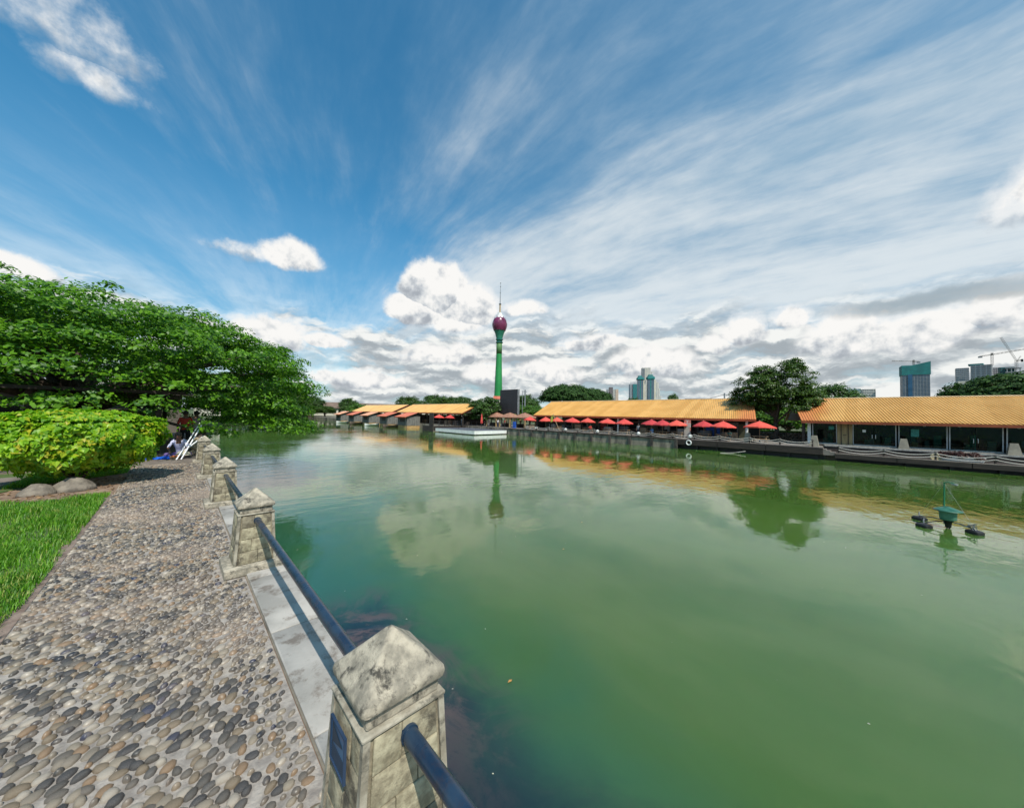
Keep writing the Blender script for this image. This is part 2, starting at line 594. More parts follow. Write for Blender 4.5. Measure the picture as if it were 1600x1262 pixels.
M_TIMBER = mat('dark_timber', (0.022, 0.016, 0.013), (0.05, 0.036, 0.028), 0.75, 3.0, 0.003, 30, stretch=(1, 0.3, 3))
M_BLACK = mat('black_paint', (0.008, 0.008, 0.009), (0.016, 0.016, 0.018), 0.5, 4.0)
M_DECK = mat('deck_paving', (0.13, 0.11, 0.095), (0.22, 0.19, 0.165), 0.85, 1.2, 0.003, 20)
M_GOLD = mat('golden_roof_sheet', (0.56, 0.265, 0.045), (0.70, 0.36, 0.08), 0.50, 0.35, stain=(0.46, 0.17, 0.05), stain_scale=0.25, stain_amt=0.25, island=0.0)
M_RUSTRED = mat('red_brown_fascia', (0.22, 0.045, 0.015), (0.32, 0.075, 0.025), 0.5, 2.0)
M_REDROOF = mat('faded_red_roof', (0.42, 0.085, 0.045), (0.55, 0.17, 0.09), 0.6, 0.7)
M_RED = mat('red_umbrella_cloth', (0.52, 0.045, 0.038), (0.64, 0.075, 0.06), 0.8, 2.0, objrand=0.22)
M_WHITE = mat('white_paint', (0.70, 0.70, 0.67), (0.80, 0.80, 0.77), 0.5, 2.0, stain=(0.45, 0.43, 0.38), stain_scale=1.0, stain_amt=0.4)
M_WOOD = mat('pale_wood', (0.30, 0.19, 0.11), (0.44, 0.30, 0.18), 0.7, 6.0, stretch=(4, 1, 1))
M_TAN = mat('tan_board', (0.27, 0.18, 0.08), (0.38, 0.27, 0.13), 0.7, 2.0, stretch=(3, 3, 0.4))
M_GREY = mat('grey_metal', (0.22, 0.23, 0.24), (0.33, 0.34, 0.35), 0.45, 3.0, metal=0.6)
M_GLOBE = mat('milky_globe', (0.62, 0.62, 0.58), (0.72, 0.72, 0.68), 0.35, 6.0)
M_ROPE = mat('pale_rope', (0.46, 0.42, 0.37), (0.58, 0.53, 0.47), 0.9, 30.0)
M_BARK = mat('bark', (0.055, 0.042, 0.03), (0.13, 0.10, 0.075), 0.95, 6.0, 0.02, 14, stretch=(2, 2, 0.5))
M_SKIN = mat('brown_skin', (0.13, 0.065, 0.04), (0.17, 0.09, 0.055), 0.55, 8.0)
M_HAIR = mat('dark_hair', (0.008, 0.007, 0.006), (0.02, 0.017, 0.015), 0.5, 20.0)
M_SHOPGLASS = glass_mat('dark_shop_glass', (0.006, 0.009, 0.009), 0.10)
M_SHOPGLASS.node_tree.nodes['Principled BSDF'].inputs['IOR'].default_value = 1.22
M_TEALGLASS = glass_mat('teal_tower_glass', (0.05, 0.20, 0.22), 0.15)
M_BLUEGLASS = glass_mat('blue_tower_glass', (0.030, 0.085, 0.13), 0.15)
M_NET = mat('teal_safety_net', (0.012, 0.13, 0.13), (0.02, 0.19, 0.18), 0.8, 0.05)
M_BEIGE = mat('beige_render', (0.44, 0.41, 0.33), (0.54, 0.51, 0.42), 0.8, 0.05)
M_CGREY = mat('raw_grey_concrete', (0.20, 0.21, 0.22), (0.28, 0.29, 0.30), 0.85, 0.05)
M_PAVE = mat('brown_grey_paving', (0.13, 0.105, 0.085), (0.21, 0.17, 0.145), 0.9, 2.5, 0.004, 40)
M_ROCK = mat('grey_boulder', (0.12, 0.10, 0.078), (0.25, 0.21, 0.165), 0.9, 5.0, 0.02, 12)
M_RUBBLE = mat('rubble_stone', (0.14, 0.115, 0.085), (0.32, 0.27, 0.20), 0.9, 2.0, objrand=0.35)

L_BIG = leaf_mat('broad_tree_leaf', (0.030, 0.105, 0.005), (0.145, 0.32, 0.010), None, 0.34)
L_BUSH = leaf_mat('bush_leaf', (0.10, 0.27, 0.010), (0.34, 0.54, 0.016), (0.52, 0.46, 0.03), 0.42, nscale=1.6)
L_DARK = leaf_mat('dark_tree_leaf', (0.012, 0.042, 0.006), (0.042, 0.105, 0.012), None, 0.2, 0.75)
L_MID = leaf_mat('mid_tree_leaf', (0.025, 0.065, 0.010), (0.075, 0.15, 0.022), None, 0.28)
L_OLIVE = leaf_mat('olive_tree_leaf', (0.022, 0.060, 0.008), (0.085, 0.15, 0.015), None, 0.28)
L_LIGHT = leaf_mat('light_tree_leaf', (0.045, 0.11, 0.012), (0.12, 0.24, 0.025), None, 0.3)
L_GRASS = leaf_mat('grass_blade', (0.05, 0.17, 0.008), (0.18, 0.40, 0.014), (0.34, 0.36, 0.08), 0.35, nscale=2.5)

# ------------------------------------------------------------------ water
def water_material():
    m, g, b, t = new_mat('green_lake_water')
    tc = t.nodes.new('ShaderNodeTexCoord')
    P = tc.outputs['Object']
    x, y, z = g.sep(P)
    n1 = g.noise(P, 0.09, 5, 0.55, 0.6)
    green = g.mix(g.ss(n1, 0.35, 0.65), (0.048, 0.104, 0.013), (0.066, 0.132, 0.022))
    ns = g.noise(g.vm('MULTIPLY', g.vm('ADD', P, g.vm('SCALE', g.noise(P, 0.3, 2, 0.5, color=True), scale=1.5)), (0.55, 0.16, 1.0)), 0.9, 5, 0.6)
    green = g.mix(g.ss(ns, 0.35, 0.68, 0.0, 0.30), green, (0.085, 0.150, 0.045))
    # clearer teal water near the wall, drifting out with noise
    n2 = g.noise(P, 0.22, 4, 0.55, 0.5)
    off = g.m('MULTIPLY', g.m('SUBTRACT', n2, 0.5), 5.0)
    d = g.m('ADD', x, off)
    teal = g.mix(g.ss(d, 1.6, 5.0), (0.026, 0.105, 0.062), green)
    # drifting brown silt and tree shade painted as a dark patch under the embankment
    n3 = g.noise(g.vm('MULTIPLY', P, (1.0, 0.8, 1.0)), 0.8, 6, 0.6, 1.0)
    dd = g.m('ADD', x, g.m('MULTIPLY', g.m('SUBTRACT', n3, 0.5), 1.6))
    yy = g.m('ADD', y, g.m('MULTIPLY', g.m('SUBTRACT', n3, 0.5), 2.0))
    shade_patch = g.m('MULTIPLY', g.ss(dd, 2.3, 3.8, 1.0, 0.0), g.ss(yy, 5.8, 8.2, 1.0, 0.0))
    c = g.mix(g.m('MULTIPLY', shade_patch, 0.94), teal, (0.010, 0.022, 0.034))
    silt = g.m('MULTIPLY', g.m('MULTIPLY', g.ss(g.noise(P, 0.9, 7, 0.7, 1.5), 0.44, 0.60), shade_patch), g.ss(y, 2.4, 4.6, 0.12, 0.85))
    c = g.mix(silt, c, (0.13, 0.085, 0.075))
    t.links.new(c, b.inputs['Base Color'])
    b.inputs['Roughness'].default_value = 0.03
    b.inputs['Subsurface Weight'].default_value = 1.0
    b.inputs['Subsurface Radius'].default_value = (0.6, 1.0, 0.7)
    b.inputs['Subsurface Scale'].default_value = 0.55
    b.inputs['IOR'].default_value = 1.50
    b.inputs['Specular IOR Level'].default_value = 0.55
    # ripples
    v1 = g.vm('MULTIPLY', P, (0.75, 1.25, 1.0))
    calm = g.ss(g.noise(P, 0.055, 3, 0.5, 0.4), 0.40, 0.62, 0.35, 1.35)
    h = g.m('ADD', g.m('MULTIPLY', g.noise(v1, 0.9, 2, 0.5, 0.3), 1.0), g.m('MULTIPLY', g.noise(v1, 3.2, 3, 0.55, 0.5), 0.26))
    h = g.m('MULTIPLY', h, calm)
    # rings spreading from something surfacing by the wall
    rx = g.m('SUBTRACT', x, 2.35)
    ry = g.m('SUBTRACT', y, 5.6)
    rr = g.m('SQRT', g.m('ADD', g.m('MULTIPLY', rx, rx), g.m('MULTIPLY', ry, ry)))
    ring = g.m('MULTIPLY', g.m('SINE', g.m('MULTIPLY', rr, 26.0)), g.ss(rr, 0.2, 2.2, 0.07, 0.0))
    h = g.m('ADD', h, ring)
    bn = t.nodes.new('ShaderNodeBump')
    bn.inputs['Strength'].default_value = 1.0
    bn.inputs['Distance'].default_value = 0.019
    g.put(bn.inputs['Height'], h)
    t.links.new(bn.outputs[0], b.inputs['Normal'])
    return m


WATER_Z, PROM_Z, LOW_Z = -2.0, -0.8, -1.3
near_edge = [(0.95, -80), (0.95, 40), (5.0, 92), (9.5, 128), (24, 150), (41, 176), (46, 188), (80, 188)]
BIG = 6000
mb = MB()
# lake-shaped hole bounded by: near shore, north shore, far bank
sheets = [[(-BIG, -BIG), (0.93, -BIG), (0.93, 40), (4.98, 92), (9.5, 128), (24, 150), (41, 176), (46, 188), (46, BIG), (-BIG, BIG)],
          ]
mb.prism([(-BIG, -BIG), (0.93, -BIG), (0.93, 40), (-BIG, 40)], -3.2, -0.004)
mb.prism([(-BIG, 40), (0.93, 40), (4.98, 92), (9.5, 128), (24, 150), (41, 176), (46, 188), (46, BIG), (-BIG, BIG)], -3.2, -0.006)
def ground_material():
    m, g, b, t = new_mat('bank_ground')
    P = t.nodes.new('ShaderNodeNewGeometry').outputs['Position']
    n = g.noise(P, 3.0, 5, 0.6)
    dirt = g.mix(g.ss(n, 0.3, 0.7), (0.16, 0.10, 0.065), (0.28, 0.19, 0.13))
    n2 = g.noise(P, 0.15, 4, 0.6)
    gr = g.mix(g.ss(n2, 0.35, 0.65), (0.035, 0.070, 0.015), (0.085, 0.10, 0.035))
    y = g.sep(P)[1]
    t.links.new(g.mix(g.ss(y, 40.0, 60.0), dirt, gr), b.inputs['Base Color'])
    b.inputs['Roughness'].default_value = 0.95
    return m


ground = mb.build('ground', ground_material())
tag(ground, kind='structure')
mb = MB()
mb.prism([(46.0, 188), (62, 188), (62, BIG), (46, BIG)], -3.2, -0.81)
mb.prism([(62.0, -BIG), (BIG, -BIG), (BIG, BIG), (62, BIG)], -3.2, -0.812)
tag(mb.build('far_ground', mat('far_ground_green', (0.05, 0.075, 0.025), (0.11, 0.11, 0.05), 0.95, 0.2)), kind='structure')
mb = MB()
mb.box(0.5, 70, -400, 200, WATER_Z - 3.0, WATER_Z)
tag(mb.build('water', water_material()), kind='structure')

# ------------------------------------------------------------------ near bank
def near_bank():
    # cobbled path
    pm = MB()
    pm.box(-0.90, 0.585, -1.5, 15.7, -0.003, 0.0)
    path = tag(pm.build('path', M_MORTAR), kind='structure')
    pv = MB()
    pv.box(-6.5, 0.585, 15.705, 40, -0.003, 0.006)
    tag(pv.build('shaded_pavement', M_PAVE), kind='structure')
    lm = MB()
    lm.box(0.59, 0.945, -1.5, 40, -2.6, 0.0)
    wall = tag(lm.build('embankment_wall', M_WALL), 'weathered concrete embankment wall dropping from the cobbled path to the water', 'wall')
    # pebbles
    P = []
    y = 0.15
    row = 0
    while y < 15.65:
        s0 = 0.081 if y < 1.75 else (0.061 + 0.003 * math.sin(y * 3))
        x = -0.87 + (row % 2) * s0 * 0.5
        while x < 0.57:
            k = s0 * (0.80 if x > 0.33 and y > 1.3 else 1.0)
            if rng.random() > 0.05:
                P.append((x + rng.normal() * k * 0.13, y + rng.normal() * k * 0.12, k))
            x += k * 1.02
        y += s0 * 0.82
        row += 1
    P = np.array(P)
    keep = np.ones(len(P), bool)
    for i in range(6):          # leave the post footings clear
        yc = 1.42 + 3.55 * i
        keep &= ~((P[:, 0] > 0.37) & (abs(P[:, 1] - yc) < 0.31))
    keep &= P[:, 0] < 0.563
    P = P[keep]
    n = len(P)
    ang = R(38) + rng.normal(size=n) * R(38)
    ln = P[:, 2] * rng.uniform(0.38, 0.66, n) * np.where(rng.random(n) < 0.15, 0.65, 1.0)
    wd = ln * rng.uniform(0.58, 0.88, n)
    ht = P[:, 2] * rng.uniform(0.24, 0.42, n)
    pts = np.array([proj((a, b, 0.01)) for a, b, _ in P])
    on = (pts[:, 0] > -20) & (pts[:, 0] < 560) & (pts[:, 1] < 1290) & (pts[:, 2] > 0.2)
    size = np.where(on, ln * F_PX / np.maximum(pts[:, 2], .2), -1)
    order = np.argsort(-size)
    big = set(order[:300].tolist())
    # dome template
    NU = 10
    rings = [(1.0, -0.25), (0.97, 0.25), (0.78, 0.68), (0.42, 0.93)]
    tv = [(r * math.cos(2 * math.pi * i / NU), r * math.sin(2 * math.pi * i / NU), z) for r, z in rings for i in range(NU)] + [(0, 0, 1.0)]
    tv = np.array(tv)
    tf = [(k * NU + i, k * NU + (i + 1) % NU, (k + 1) * NU + (i + 1) % NU, (k + 1) * NU + i) for k in range(3) for i in range(NU)]
    tri = [(3 * NU + i, 3 * NU + (i + 1) % NU, 4 * NU) for i in range(NU)]
    faces = np.array([(a, b, c) for a, b, c, d in tf] + [(a, c, d) for a, b, c, d in tf] + tri)

    def pebble_mat(name, island):
        m, g, b, t = new_mat(name)
        if island:
            r = t.nodes.new('ShaderNodeNewGeometry').outputs['Random Per Island']
        else:
            r = t.nodes.new('ShaderNodeObjectInfo').outputs['Random']
        tc = t.nodes.new('ShaderNodeTexCoord')
        c = g.ramp(r, [(0.0, (0.022, 0.024, 0.030)), (0.20, (0.070, 0.066, 0.062)), (0.26, (0.20, 0.165, 0.125)), (0.38, (0.014, 0.022, 0.055)), (0.41, (0.17, 0.125, 0.078)),
                       (0.52, (0.25, 0.205, 0.15)), (0.62, (0.10, 0.085, 0.07)), (0.73, (0.22, 0.135, 0.072)), (0.81, (0.36, 0.31, 0.25)), (0.90, (0.05, 0.046, 0.042))], 'CONSTANT')
        nz = g.noise(tc.outputs['Object'], 22.0 if island else 30.0, 4, 0.6, 1.0)
        c = g.mix(g.ss(nz, 0.35, 0.75, 0.0, 0.50), c, (0.26, 0.215, 0.165))
        big_ = g.noise(tc.outputs['Object'], 0.8, 3, 0.5)
        if island:
            c = g.mix(g.ss(big_, 0.42, 0.68, 0.0, 0.55), c, (0.34, 0.255, 0.19))
        t.links.new(c, b.inputs['Base Color'])
        b.inputs['Roughness'].default_value = 0.42
        bn = t.nodes.new('ShaderNodeBump')
        bn.inputs['Distance'].default_value = 0.0015
        g.put(bn.inputs['Height'], g.noise(tc.outputs['Object'], 90.0, 3, 0.6))
        t.links.new(bn.outputs[0], b.inputs['Normal'])
        return m
    mi, mo = pebble_mat('embedded_pebbles', True), pebble_mat('single_pebble', False)
    # wobble per vertex gives each pebble its own outline
    V, Fs = [], []
    k = 0
    for i in range(n):
        if i in big:
            continue
        w = tv.copy()
        w[:, 0] += 0.10 * np.sin(2 * np.arctan2(tv[:, 1], tv[:, 0]) + rng.uniform(0, 6)) * tv[:, 0]
        c_, s_ = math.cos(ang[i]), math.sin(ang[i])
        X, Y = w[:, 0] * ln[i], w[:, 1] * wd[i]
        V.append(np.stack([X * c_ - Y * s_ + P[i, 0], X * s_ + Y * c_ + P[i, 1], w[:, 2] * ht[i] + 0.001], 1))
        Fs.append(faces + k)
        k += len(tv)
    st = mesh_np('pebbles', np.concatenate(V), np.concatenate(Fs), mi, path, True, 'stuff')
    protos = []
    for q in range(8):
        w = tv.copy()
        a = np.arctan2(tv[:, 1], tv[:, 0])
        rr = 1 + 0.10 * np.sin(2 * a + q) + 0.06 * np.sin(3 * a + q * 2)
        w[:, 0] *= rr
        w[:, 1] *= rr * (0.72 + 0.02 * q)
        me = bpy.data.meshes.new('pebble')
        me.from_pydata(w.tolist(), [], faces.tolist())
        me.polygons.foreach_set('use_smooth', [True] * len(me.polygons))
        me.materials.append(mo)
        protos.append(me)
    for i in sorted(big):
        o = bpy.data.objects.new('pebble', protos[i % 8])
        COL.objects.link(o)
        o.parent = path
        o.location = (P[i, 0], P[i, 1], 0.001)
        o.rotation_euler = (0, 0, ang[i])
        o.scale = (ln[i], ln[i], ht[i])
    # ledge slabs
    kerb = empty('ledge', (0.765, 0, 0.0))
    tag(kerb, 'flat grey stone ledge in slabs along the water edge between the railing posts', 'ledge')
    yy = -1.4
    i = 0
    while yy < 30:
        L = 1.18 + 0.05 * math.sin(i * 2.3)
        s = MB().bev(0.60, 0.938, yy + 0.004, yy + L - 0.004, 0.0, 0.022 + 0.003 * math.sin(i * 1.7), 0.006)
        s.build('slab', M_LEDGE, kerb, True)
        yy += L
        i += 1
    # lawn, soil
    lw = MB()
    lw.prism([(-9, -1), (-0.99, -1), (-0.985, 3), (-1.0, 6), (-0.96, 9), (-0.93, 10.3), (-1.2, 10.9), (-2.2, 10.7), (-3.2, 10.9), (-9, 11)], -0.003, 0.012)
    lw.prism([(-9, 11.9), (-2.6, 12.1), (-2.3, 12.9), (-1.3, 13.7), (-0.95, 14.6), (-1.0, 15.5), (-9, 15.5)], -0.003, 0.012)
    tag(lw.build('lawn', mat('lawn_soil', (0.045, 0.085, 0.018), (0.09, 0.13, 0.03), 0.95, 8.0)), kind='structure')
    # grass blades, thickest where seen
    N = 110000
    gx = rng.uniform(-2.6, -0.93, N)
    gy = 1.8 + rng.random(N) ** 1.15 * 14.0
    edge = -0.925 + 0.035 * np.sin(gy * 2.3) + 0.025 * np.sin(gy * 6.1) + rng.normal(size=N) * 0.018
    ok = (gx < edge) & ((gy < 10.75 + 0.15 * np.sin(gx * 5)) | ((gy > 12.2 - 0.3 * gx - 0.6) & (gx < -2.3 + (gy - 12.9) * 1.2)))
    gx, gy = gx[ok], gy[ok]
    thin = rng.random(len(gx)) < 0.35 + 0.65 * (np.sin(gx * 4.1 + gy * 1.3) + np.sin(gy * 3.7 - gx * 5.0) > -0.7)
    gx, gy = gx[thin], gy[thin]
    n = len(gx)
    hgt = rng.uniform(0.03, 0.105, n) * (0.7 + 0.5 * np.sin(gx * 3 + gy * 1.7) ** 2)
    th = rng.uniform(0, 2 * np.pi, n)
    lean = rng.uniform(0.2, 1.1, n) * hgt
    wv = rng.uniform(0.0025, 0.005, n)
    bx, by = np.cos(th), np.sin(th)
    pxv, pyv = -by, bx
    z0 = 0.01
    A = np.stack([gx - pxv * wv, gy - pyv * wv, np.full(n, z0)], 1)
    B = np.stack([gx + pxv * wv, gy + pyv * wv, np.full(n, z0)], 1)
    C = np.stack([gx + pxv * wv * .7 + bx * lean * .35, gy + pyv * wv * .7 + by * lean * .35, z0 + hgt * .7], 1)
    D = np.stack([gx - pxv * wv * .7 + bx * lean * .35, gy - pyv * wv * .7 + by * lean * .35, z0 + hgt * .7], 1)
    E_ = np.stack([gx + bx * lean, gy + by * lean, z0 + hgt], 1)
    V = np.stack([A, B, C, D, E_], 1).reshape(-1, 3)
    base = np.arange(n)[:, None] * 5
    F3 = np.concatenate([base + np.array([[0, 1, 2]]), base + np.array([[0, 2, 3]]), base + np.array([[3, 2, 4]])])
    o = mesh_np('grass', V, F3, L_GRASS, None, False, 'stuff')
    tag(o, 'bright green tufted grass growing beside the cobbled path', 'grass')
    # litter of dry leaves and twigs on the soil under the bush
    lit = MB()
    for _ in range(420):
        x, y = rng.uniform(-2.6, -0.75), rng.uniform(10.8, 13.6)
        a = rng.uniform(0, 6.28)
        l, w = rng.uniform(.02, .05), rng.uniform(.008, .02)
        c_, s_ = math.cos(a), math.sin(a)
        h0, h1 = rng.uniform(.006, .03), rng.uniform(.006, .03)
        lit.add([(x - c_ * l, y - s_ * l, .004), (x - s_ * w, y + c_ * w, h0), (x + c_ * l, y + s_ * l, h1), (x + s_ * w, y - c_ * w, .006)], [(0, 1, 2), (0, 2, 3)])
    tag(lit.build('leaf_litter', mat('dry_leaf', (0.10, 0.05, 0.02), (0.24, 0.14, 0.07), 0.9, 3.0, island=0.4)), 'brown dry leaf litter scattered on the soil under the bush', 'leaf litter', kind='stuff')
    # pink-brown soil strip between lawn and path
    sm = MB()
    for k in range(28):
        y0, y1 = 2.2 + k * 0.31, 2.2 + (k + 1) * 0.31
        f = lambda q: -0.985 + 0.03 * math.sin(q * 2.3) + 0.02 * math.sin(q * 6.1)
        sm.add([(f(y0), y0, 0.014), (-0.895, y0, 0.006), (-0.895, y1, 0.006), (f(y1), y1, 0.014)], [(0, 1, 2, 3)])
    tag(sm.build('soil_edge', mat('pink_brown_soil', (0.17, 0.115, 0.09), (0.27, 0.20, 0.16), 0.95, 9.0, 0.01, 40)), kind='structure')
    gp = MB()
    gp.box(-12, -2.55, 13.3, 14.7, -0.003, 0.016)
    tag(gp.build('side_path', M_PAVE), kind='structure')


near_bank()


def make_post():
    """square tapered railing post, base centre at origin"""
    root = empty('railing_post')
    MB().bev(-0.275, 0.275, -0.265, 0.265, 0.0, 0.10, 0.012).build('plinth', M_CAP, root, True, True)
    # core
    c = MB()
    b0, b1, z0, z1 = 0.180, 0.152, 0.10, 0.63
    c.add([(-b0, -b0, z0), (b0, -b0, z0), (b0, b0, z0), (-b0, b0, z0), (-b1, -b1, z1), (b1, -b1, z1), (b1, b1, z1), (-b1, b1, z1)],
          [(0, 3, 2, 1), (4, 5, 6, 7), (0, 1, 5, 4), (1, 2, 6, 5), (2, 3, 7, 6), (3, 0, 4, 7)])
    c.build('core', M_BLOCK, root, False, True)
    rows = [(0.105, 0.235), (0.24, 0.362), (0.367, 0.487), (0.492, 0.617)]
    splits = [(-0.15, 0.02, 0.155), (-0.15, -0.045, 0.155), (-0.15, 0.055, 0.155), (-0.15, -0.02, 0.155)]
    for face in range(4):
        rot = Matrix.Rotation(face * math.pi / 2, 4, 'Z')
        for ri, (za, zb) in enumerate(rows):
            sp = splits[(ri + face) % 4]
            for a, b in ((sp[0], sp[1]), (sp[1], sp[2])):
                def hw(z):
                    return b0 + (b1 - b0) * (z - z0) / (z1 - z0)
                pr = 0.010 + 0.003 * math.sin(face * 3 + ri * 2 + a * 40)
                g_ = 0.0022
                vs = []
                for out, ins in ((0.0, 0.0), (pr, 0.0), (pr + 0.003, 0.005)):
                    for (u, z) in ((a + g_ + ins, za + ins), (b - g_ - ins, za + ins), (b - g_ - ins, zb - ins), (a + g_ + ins, zb - ins)):
                        s_ = hw(z) / b0
                        vs.append(rot @ Vector((u * s_, -(hw(z) + out), z)))
                m = MB().add(vs, [(8, 9, 10, 11)] + [(k * 4 + i, k * 4 + (i + 1) % 4, k * 4 + 4 + (i + 1) % 4, k * 4 + 4 + i) for k in range(2) for i in range(4)])
                m.build('stone_block', M_BLOCK, root, True, True)
        # corner trim
        t = MB()
        vs = []
        for z, h in ((z0 + 0.001, b0), (z1, b1)):
            e = h + 0.014
            for (x, y) in ((-e, -e), (-h + 0.012, -e), (-h + 0.012, -h), (-h, -h), (-h, -h + 0.012), (-e, -h + 0.012)):
                vs.append(rot @ Vector((x, y, z)))
        t.add(vs, [(5, 4, 3, 2, 1, 0), (6, 7, 8, 9, 10, 11)] + [(i, (i + 1) % 6, 6 + (i + 1) % 6, 6 + i) for i in range(6)])
        t.build('corner_trim', M_TRIM, root, True, True)
    # ledge course, neck, cap
    MB().bev(-0.172, 0.172, -0.172, 0.172, 0.625, 0.642, 0.005).build('moulding', M_TRIM, root, True, True)
    MB().bev(-0.150, 0.150, -0.150, 0.150, 0.643, 0.700, 0.006).build('neck', M_CAP, root, True, True)
    cap = MB()
    prof = [(0.158, 0.700), (0.172, 0.706), (0.175, 0.722), (0.172, 0.736), (0.160, 0.748), (0.085, 0.822), (0.022, 0.884), (0.012, 0.893), (0.0, 0.896)]
    vs, fs = [], []
    M_ = 6
    for h, z in prof:
        ring = []
        cr = min(0.026, h * 0.25 + 0.0005)
        for k in range(4):
            cx = (h - cr) * (1 if k in (0, 3) else -1)
            cy = (h - cr) * (1 if k in (0, 1) else -1)
            for q in range(M_):
                t = k * math.pi / 2 + q * (math.pi / 2) / (M_ - 1)
                ring.append((cx + cr * math.cos(t), cy + cr * math.sin(t), z))
        vs += ring
    n = 4 * M_
    for k in range(len(prof) - 1):
        for i in range(n):
            j = (i + 1) % n
            fs.append((k * n + i, k * n + j, (k + 1) * n + j, (k + 1) * n + i))
    fs.append(tuple(range(n - 1, -1, -1)))
    cap.add(vs, fs)
    cap.build('cap', M_CAP, root, True, True)
    return root


POST_Y = [1.42 + 3.55 * i for i in range(7)]
post_labels = ['nearest stone railing post, with weathered pyramid cap and blue plaque on its path side',
               'stone railing post with pyramid cap, next beyond the nearest one',
               'stone railing post with pyramid cap, third along the path',
               'pale stone railing post, fourth along the path, just before the tree shade',
               'stone railing post beside the white poles leaning near the seated person',
               'small railing post in the tree shade behind the leaning white poles',
               'railing post deepest in the shade under the big tree']
post0 = make_post()
posts = []
for i, y in enumerate(POST_Y):
    o = post0 if i == 0 else copy_tree(post0)
    o.location = (0.68, y, 0.0)
    o.rotation_euler = (0, 0, [0, .01, -.012, .008, 0, 0, 0][i])
    tag(o, post_labels[i], 'railing post', 'stone posts along the waterside railing')
    posts.append(o)
# plaque on the nearest post, on the path side
pl = MB()
pl.box(-0.192, -0.186, -0.06, 0.085, 0.43, 0.585)
plq = pl.build('plaque', M_BLUE, posts[0], False, True)
fr = MB()
for a in ((-0.066, 0.091, 0.585, 0.591), (-0.066, 0.091, 0.424, 0.43), (-0.066, -0.06, 0.43, 0.585), (0.085, 0.091, 0.43, 0.585)):
    fr.box(-0.196, -0.186, *a)
fr.build('plaque_frame', mat('dark_blue_frame', (0.01, 0.03, 0.07)), posts[0], False, True)
tr = MB()
tr.add([(-0.1935, 0.07, 0.575), (-0.1935, -0.045, 0.54), (-0.1935, 0.07, 0.50)], [(0, 1, 2)])
for k in range(9):
    z = 0.44 + k * 0.007
    tr.box(-0.1938, -0.192, -0.05, 0.075, z, z + 0.0025)
tr.build('plaque_relief', mat('plaque_dark', (0.008, 0.02, 0.04)), plq, False, True)

pipe_labels = ['dark blue pipe railing running from the nearest post out of the frame', 'dark blue pipe railing between the two nearest posts',
               'dark green pipe railing between the second and third posts', 'pipe railing between the third and fourth posts',
               'pipe railing between the fourth and fifth posts', 'pipe railing behind the leaning white poles', 'pipe railing deepest in the tree shade']
for i in range(7):
    y1 = POST_Y[i] - 0.165
    y0 = (POST_Y[i - 1] + 0.165) if i else -2.0
    ym = (y0 + y1) / 2
    root = empty('pipe_railing', (0.69, ym, 0.56))
    tag(root, pipe_labels[i], 'railing', 'pipe rails between the posts')
    MB().tube([(0.69, y0, 0.56), (0.69, y0 * .7 + y1 * .3, 0.556), (0.69, y0 * .3 + y1 * .7, 0.555), (0.69, y1, 0.558)], 0.031, 18).build('pipe', M_PIPE, root, True)
    for y, d in ((y1, -1), (y0, 1)):
        if i == 0 and d == 1:
            continue
        MB().cyl((0.69, y + 0.012 * d, 0.558), (0.69, y - 0.004 * d, 0.558), 0.036, n=18).build('flange', M_PIPE, root, True)

# ------------------------------------------------------------------ vegetation
def crown_np(radii, n_clump, per, leaf, clump_r, flat=0.35, shell=(0.62, 1.0), zmin=-0.6, up=0.8, seed=0, power=1.0, lobes=0.0):
    """leaf cloud of clumps spread over the outer part of an ellipsoid"""
    g = np.random.default_rng(seed)
    C = []
    while len(C) < n_clump:
        d = g.normal(size=3)
        d /= np.linalg.norm(d)
        if d[2] < zmin:
            continue
        r = g.uniform(shell[0] ** 2, shell[1] ** 2) ** 0.5
        if lobes:
            az = math.atan2(d[1], d[0])
            r *= 1 - lobes * (0.5 + 0.5 * math.sin(az * 5 + seed + d[2] * 6)) * (0.6 + 0.4 * math.sin(az * 3 + seed * 2))
        C.append(d * r)
    C = np.array(C)
    out = unit(C.copy())
    C = C * np.array(radii)
    cr = clump_r * g.uniform(0.6, 1.25, n_clump)
    k = np.repeat(np.arange(n_clump), per)
    n = len(k)
    q = g.normal(size=(n, 3))
    q = unit(q) * (g.random(n) ** 0.5)[:, None]
    q[:, 2] *= flat
    Pp = C[k] + q * cr[k][:, None]
    # droop the outer rim of every clump
    rad = np.hypot(q[:, 0], q[:, 1])
    Pp[:, 2] -= rad ** 2 * cr[k] * 0.30
    Nn = out[k] * 0.6 + np.array([0, 0, up]) + g.normal(size=(n, 3)) * 0.55 + q * 0.8
    ls = leaf * g.uniform(0.65, 1.3, n)
    return Pp, Nn, ls, C


def limbs(mb_, base, top, targets, r0, seed=0, segs=5):
    g = random.Random(seed)
    base, top = Vector(base), Vector(top)
    pts, rs = [], []
    for i in range(segs + 1):
        t = i / segs
        p = base.lerp(top, t) + Vector((g.uniform(-1, 1), g.uniform(-1, 1), 0)) * r0 * 0.5 * (t > 0)
        pts.append(p)
        rs.append(r0 * (1.25 - 0.55 * t) if i else r0 * 1.7)
    mb_.tube(pts, rs, 10)
    for tg in targets:
        tg = Vector(tg)
        s = pts[g.randint(max(1, segs - 2), segs)]
        mid = s.lerp(tg, 0.5) + Vector((g.uniform(-1, 1), g.uniform(-1, 1), g.uniform(0.2, 1))) * (tg - s).length * 0.10
        mb_.tube([s, s.lerp(mid, .5) + Vector((0, 0, .05)), mid, tg], [r0 * 0.55, r0 * 0.42, r0 * 0.28, r0 * 0.09], 7)


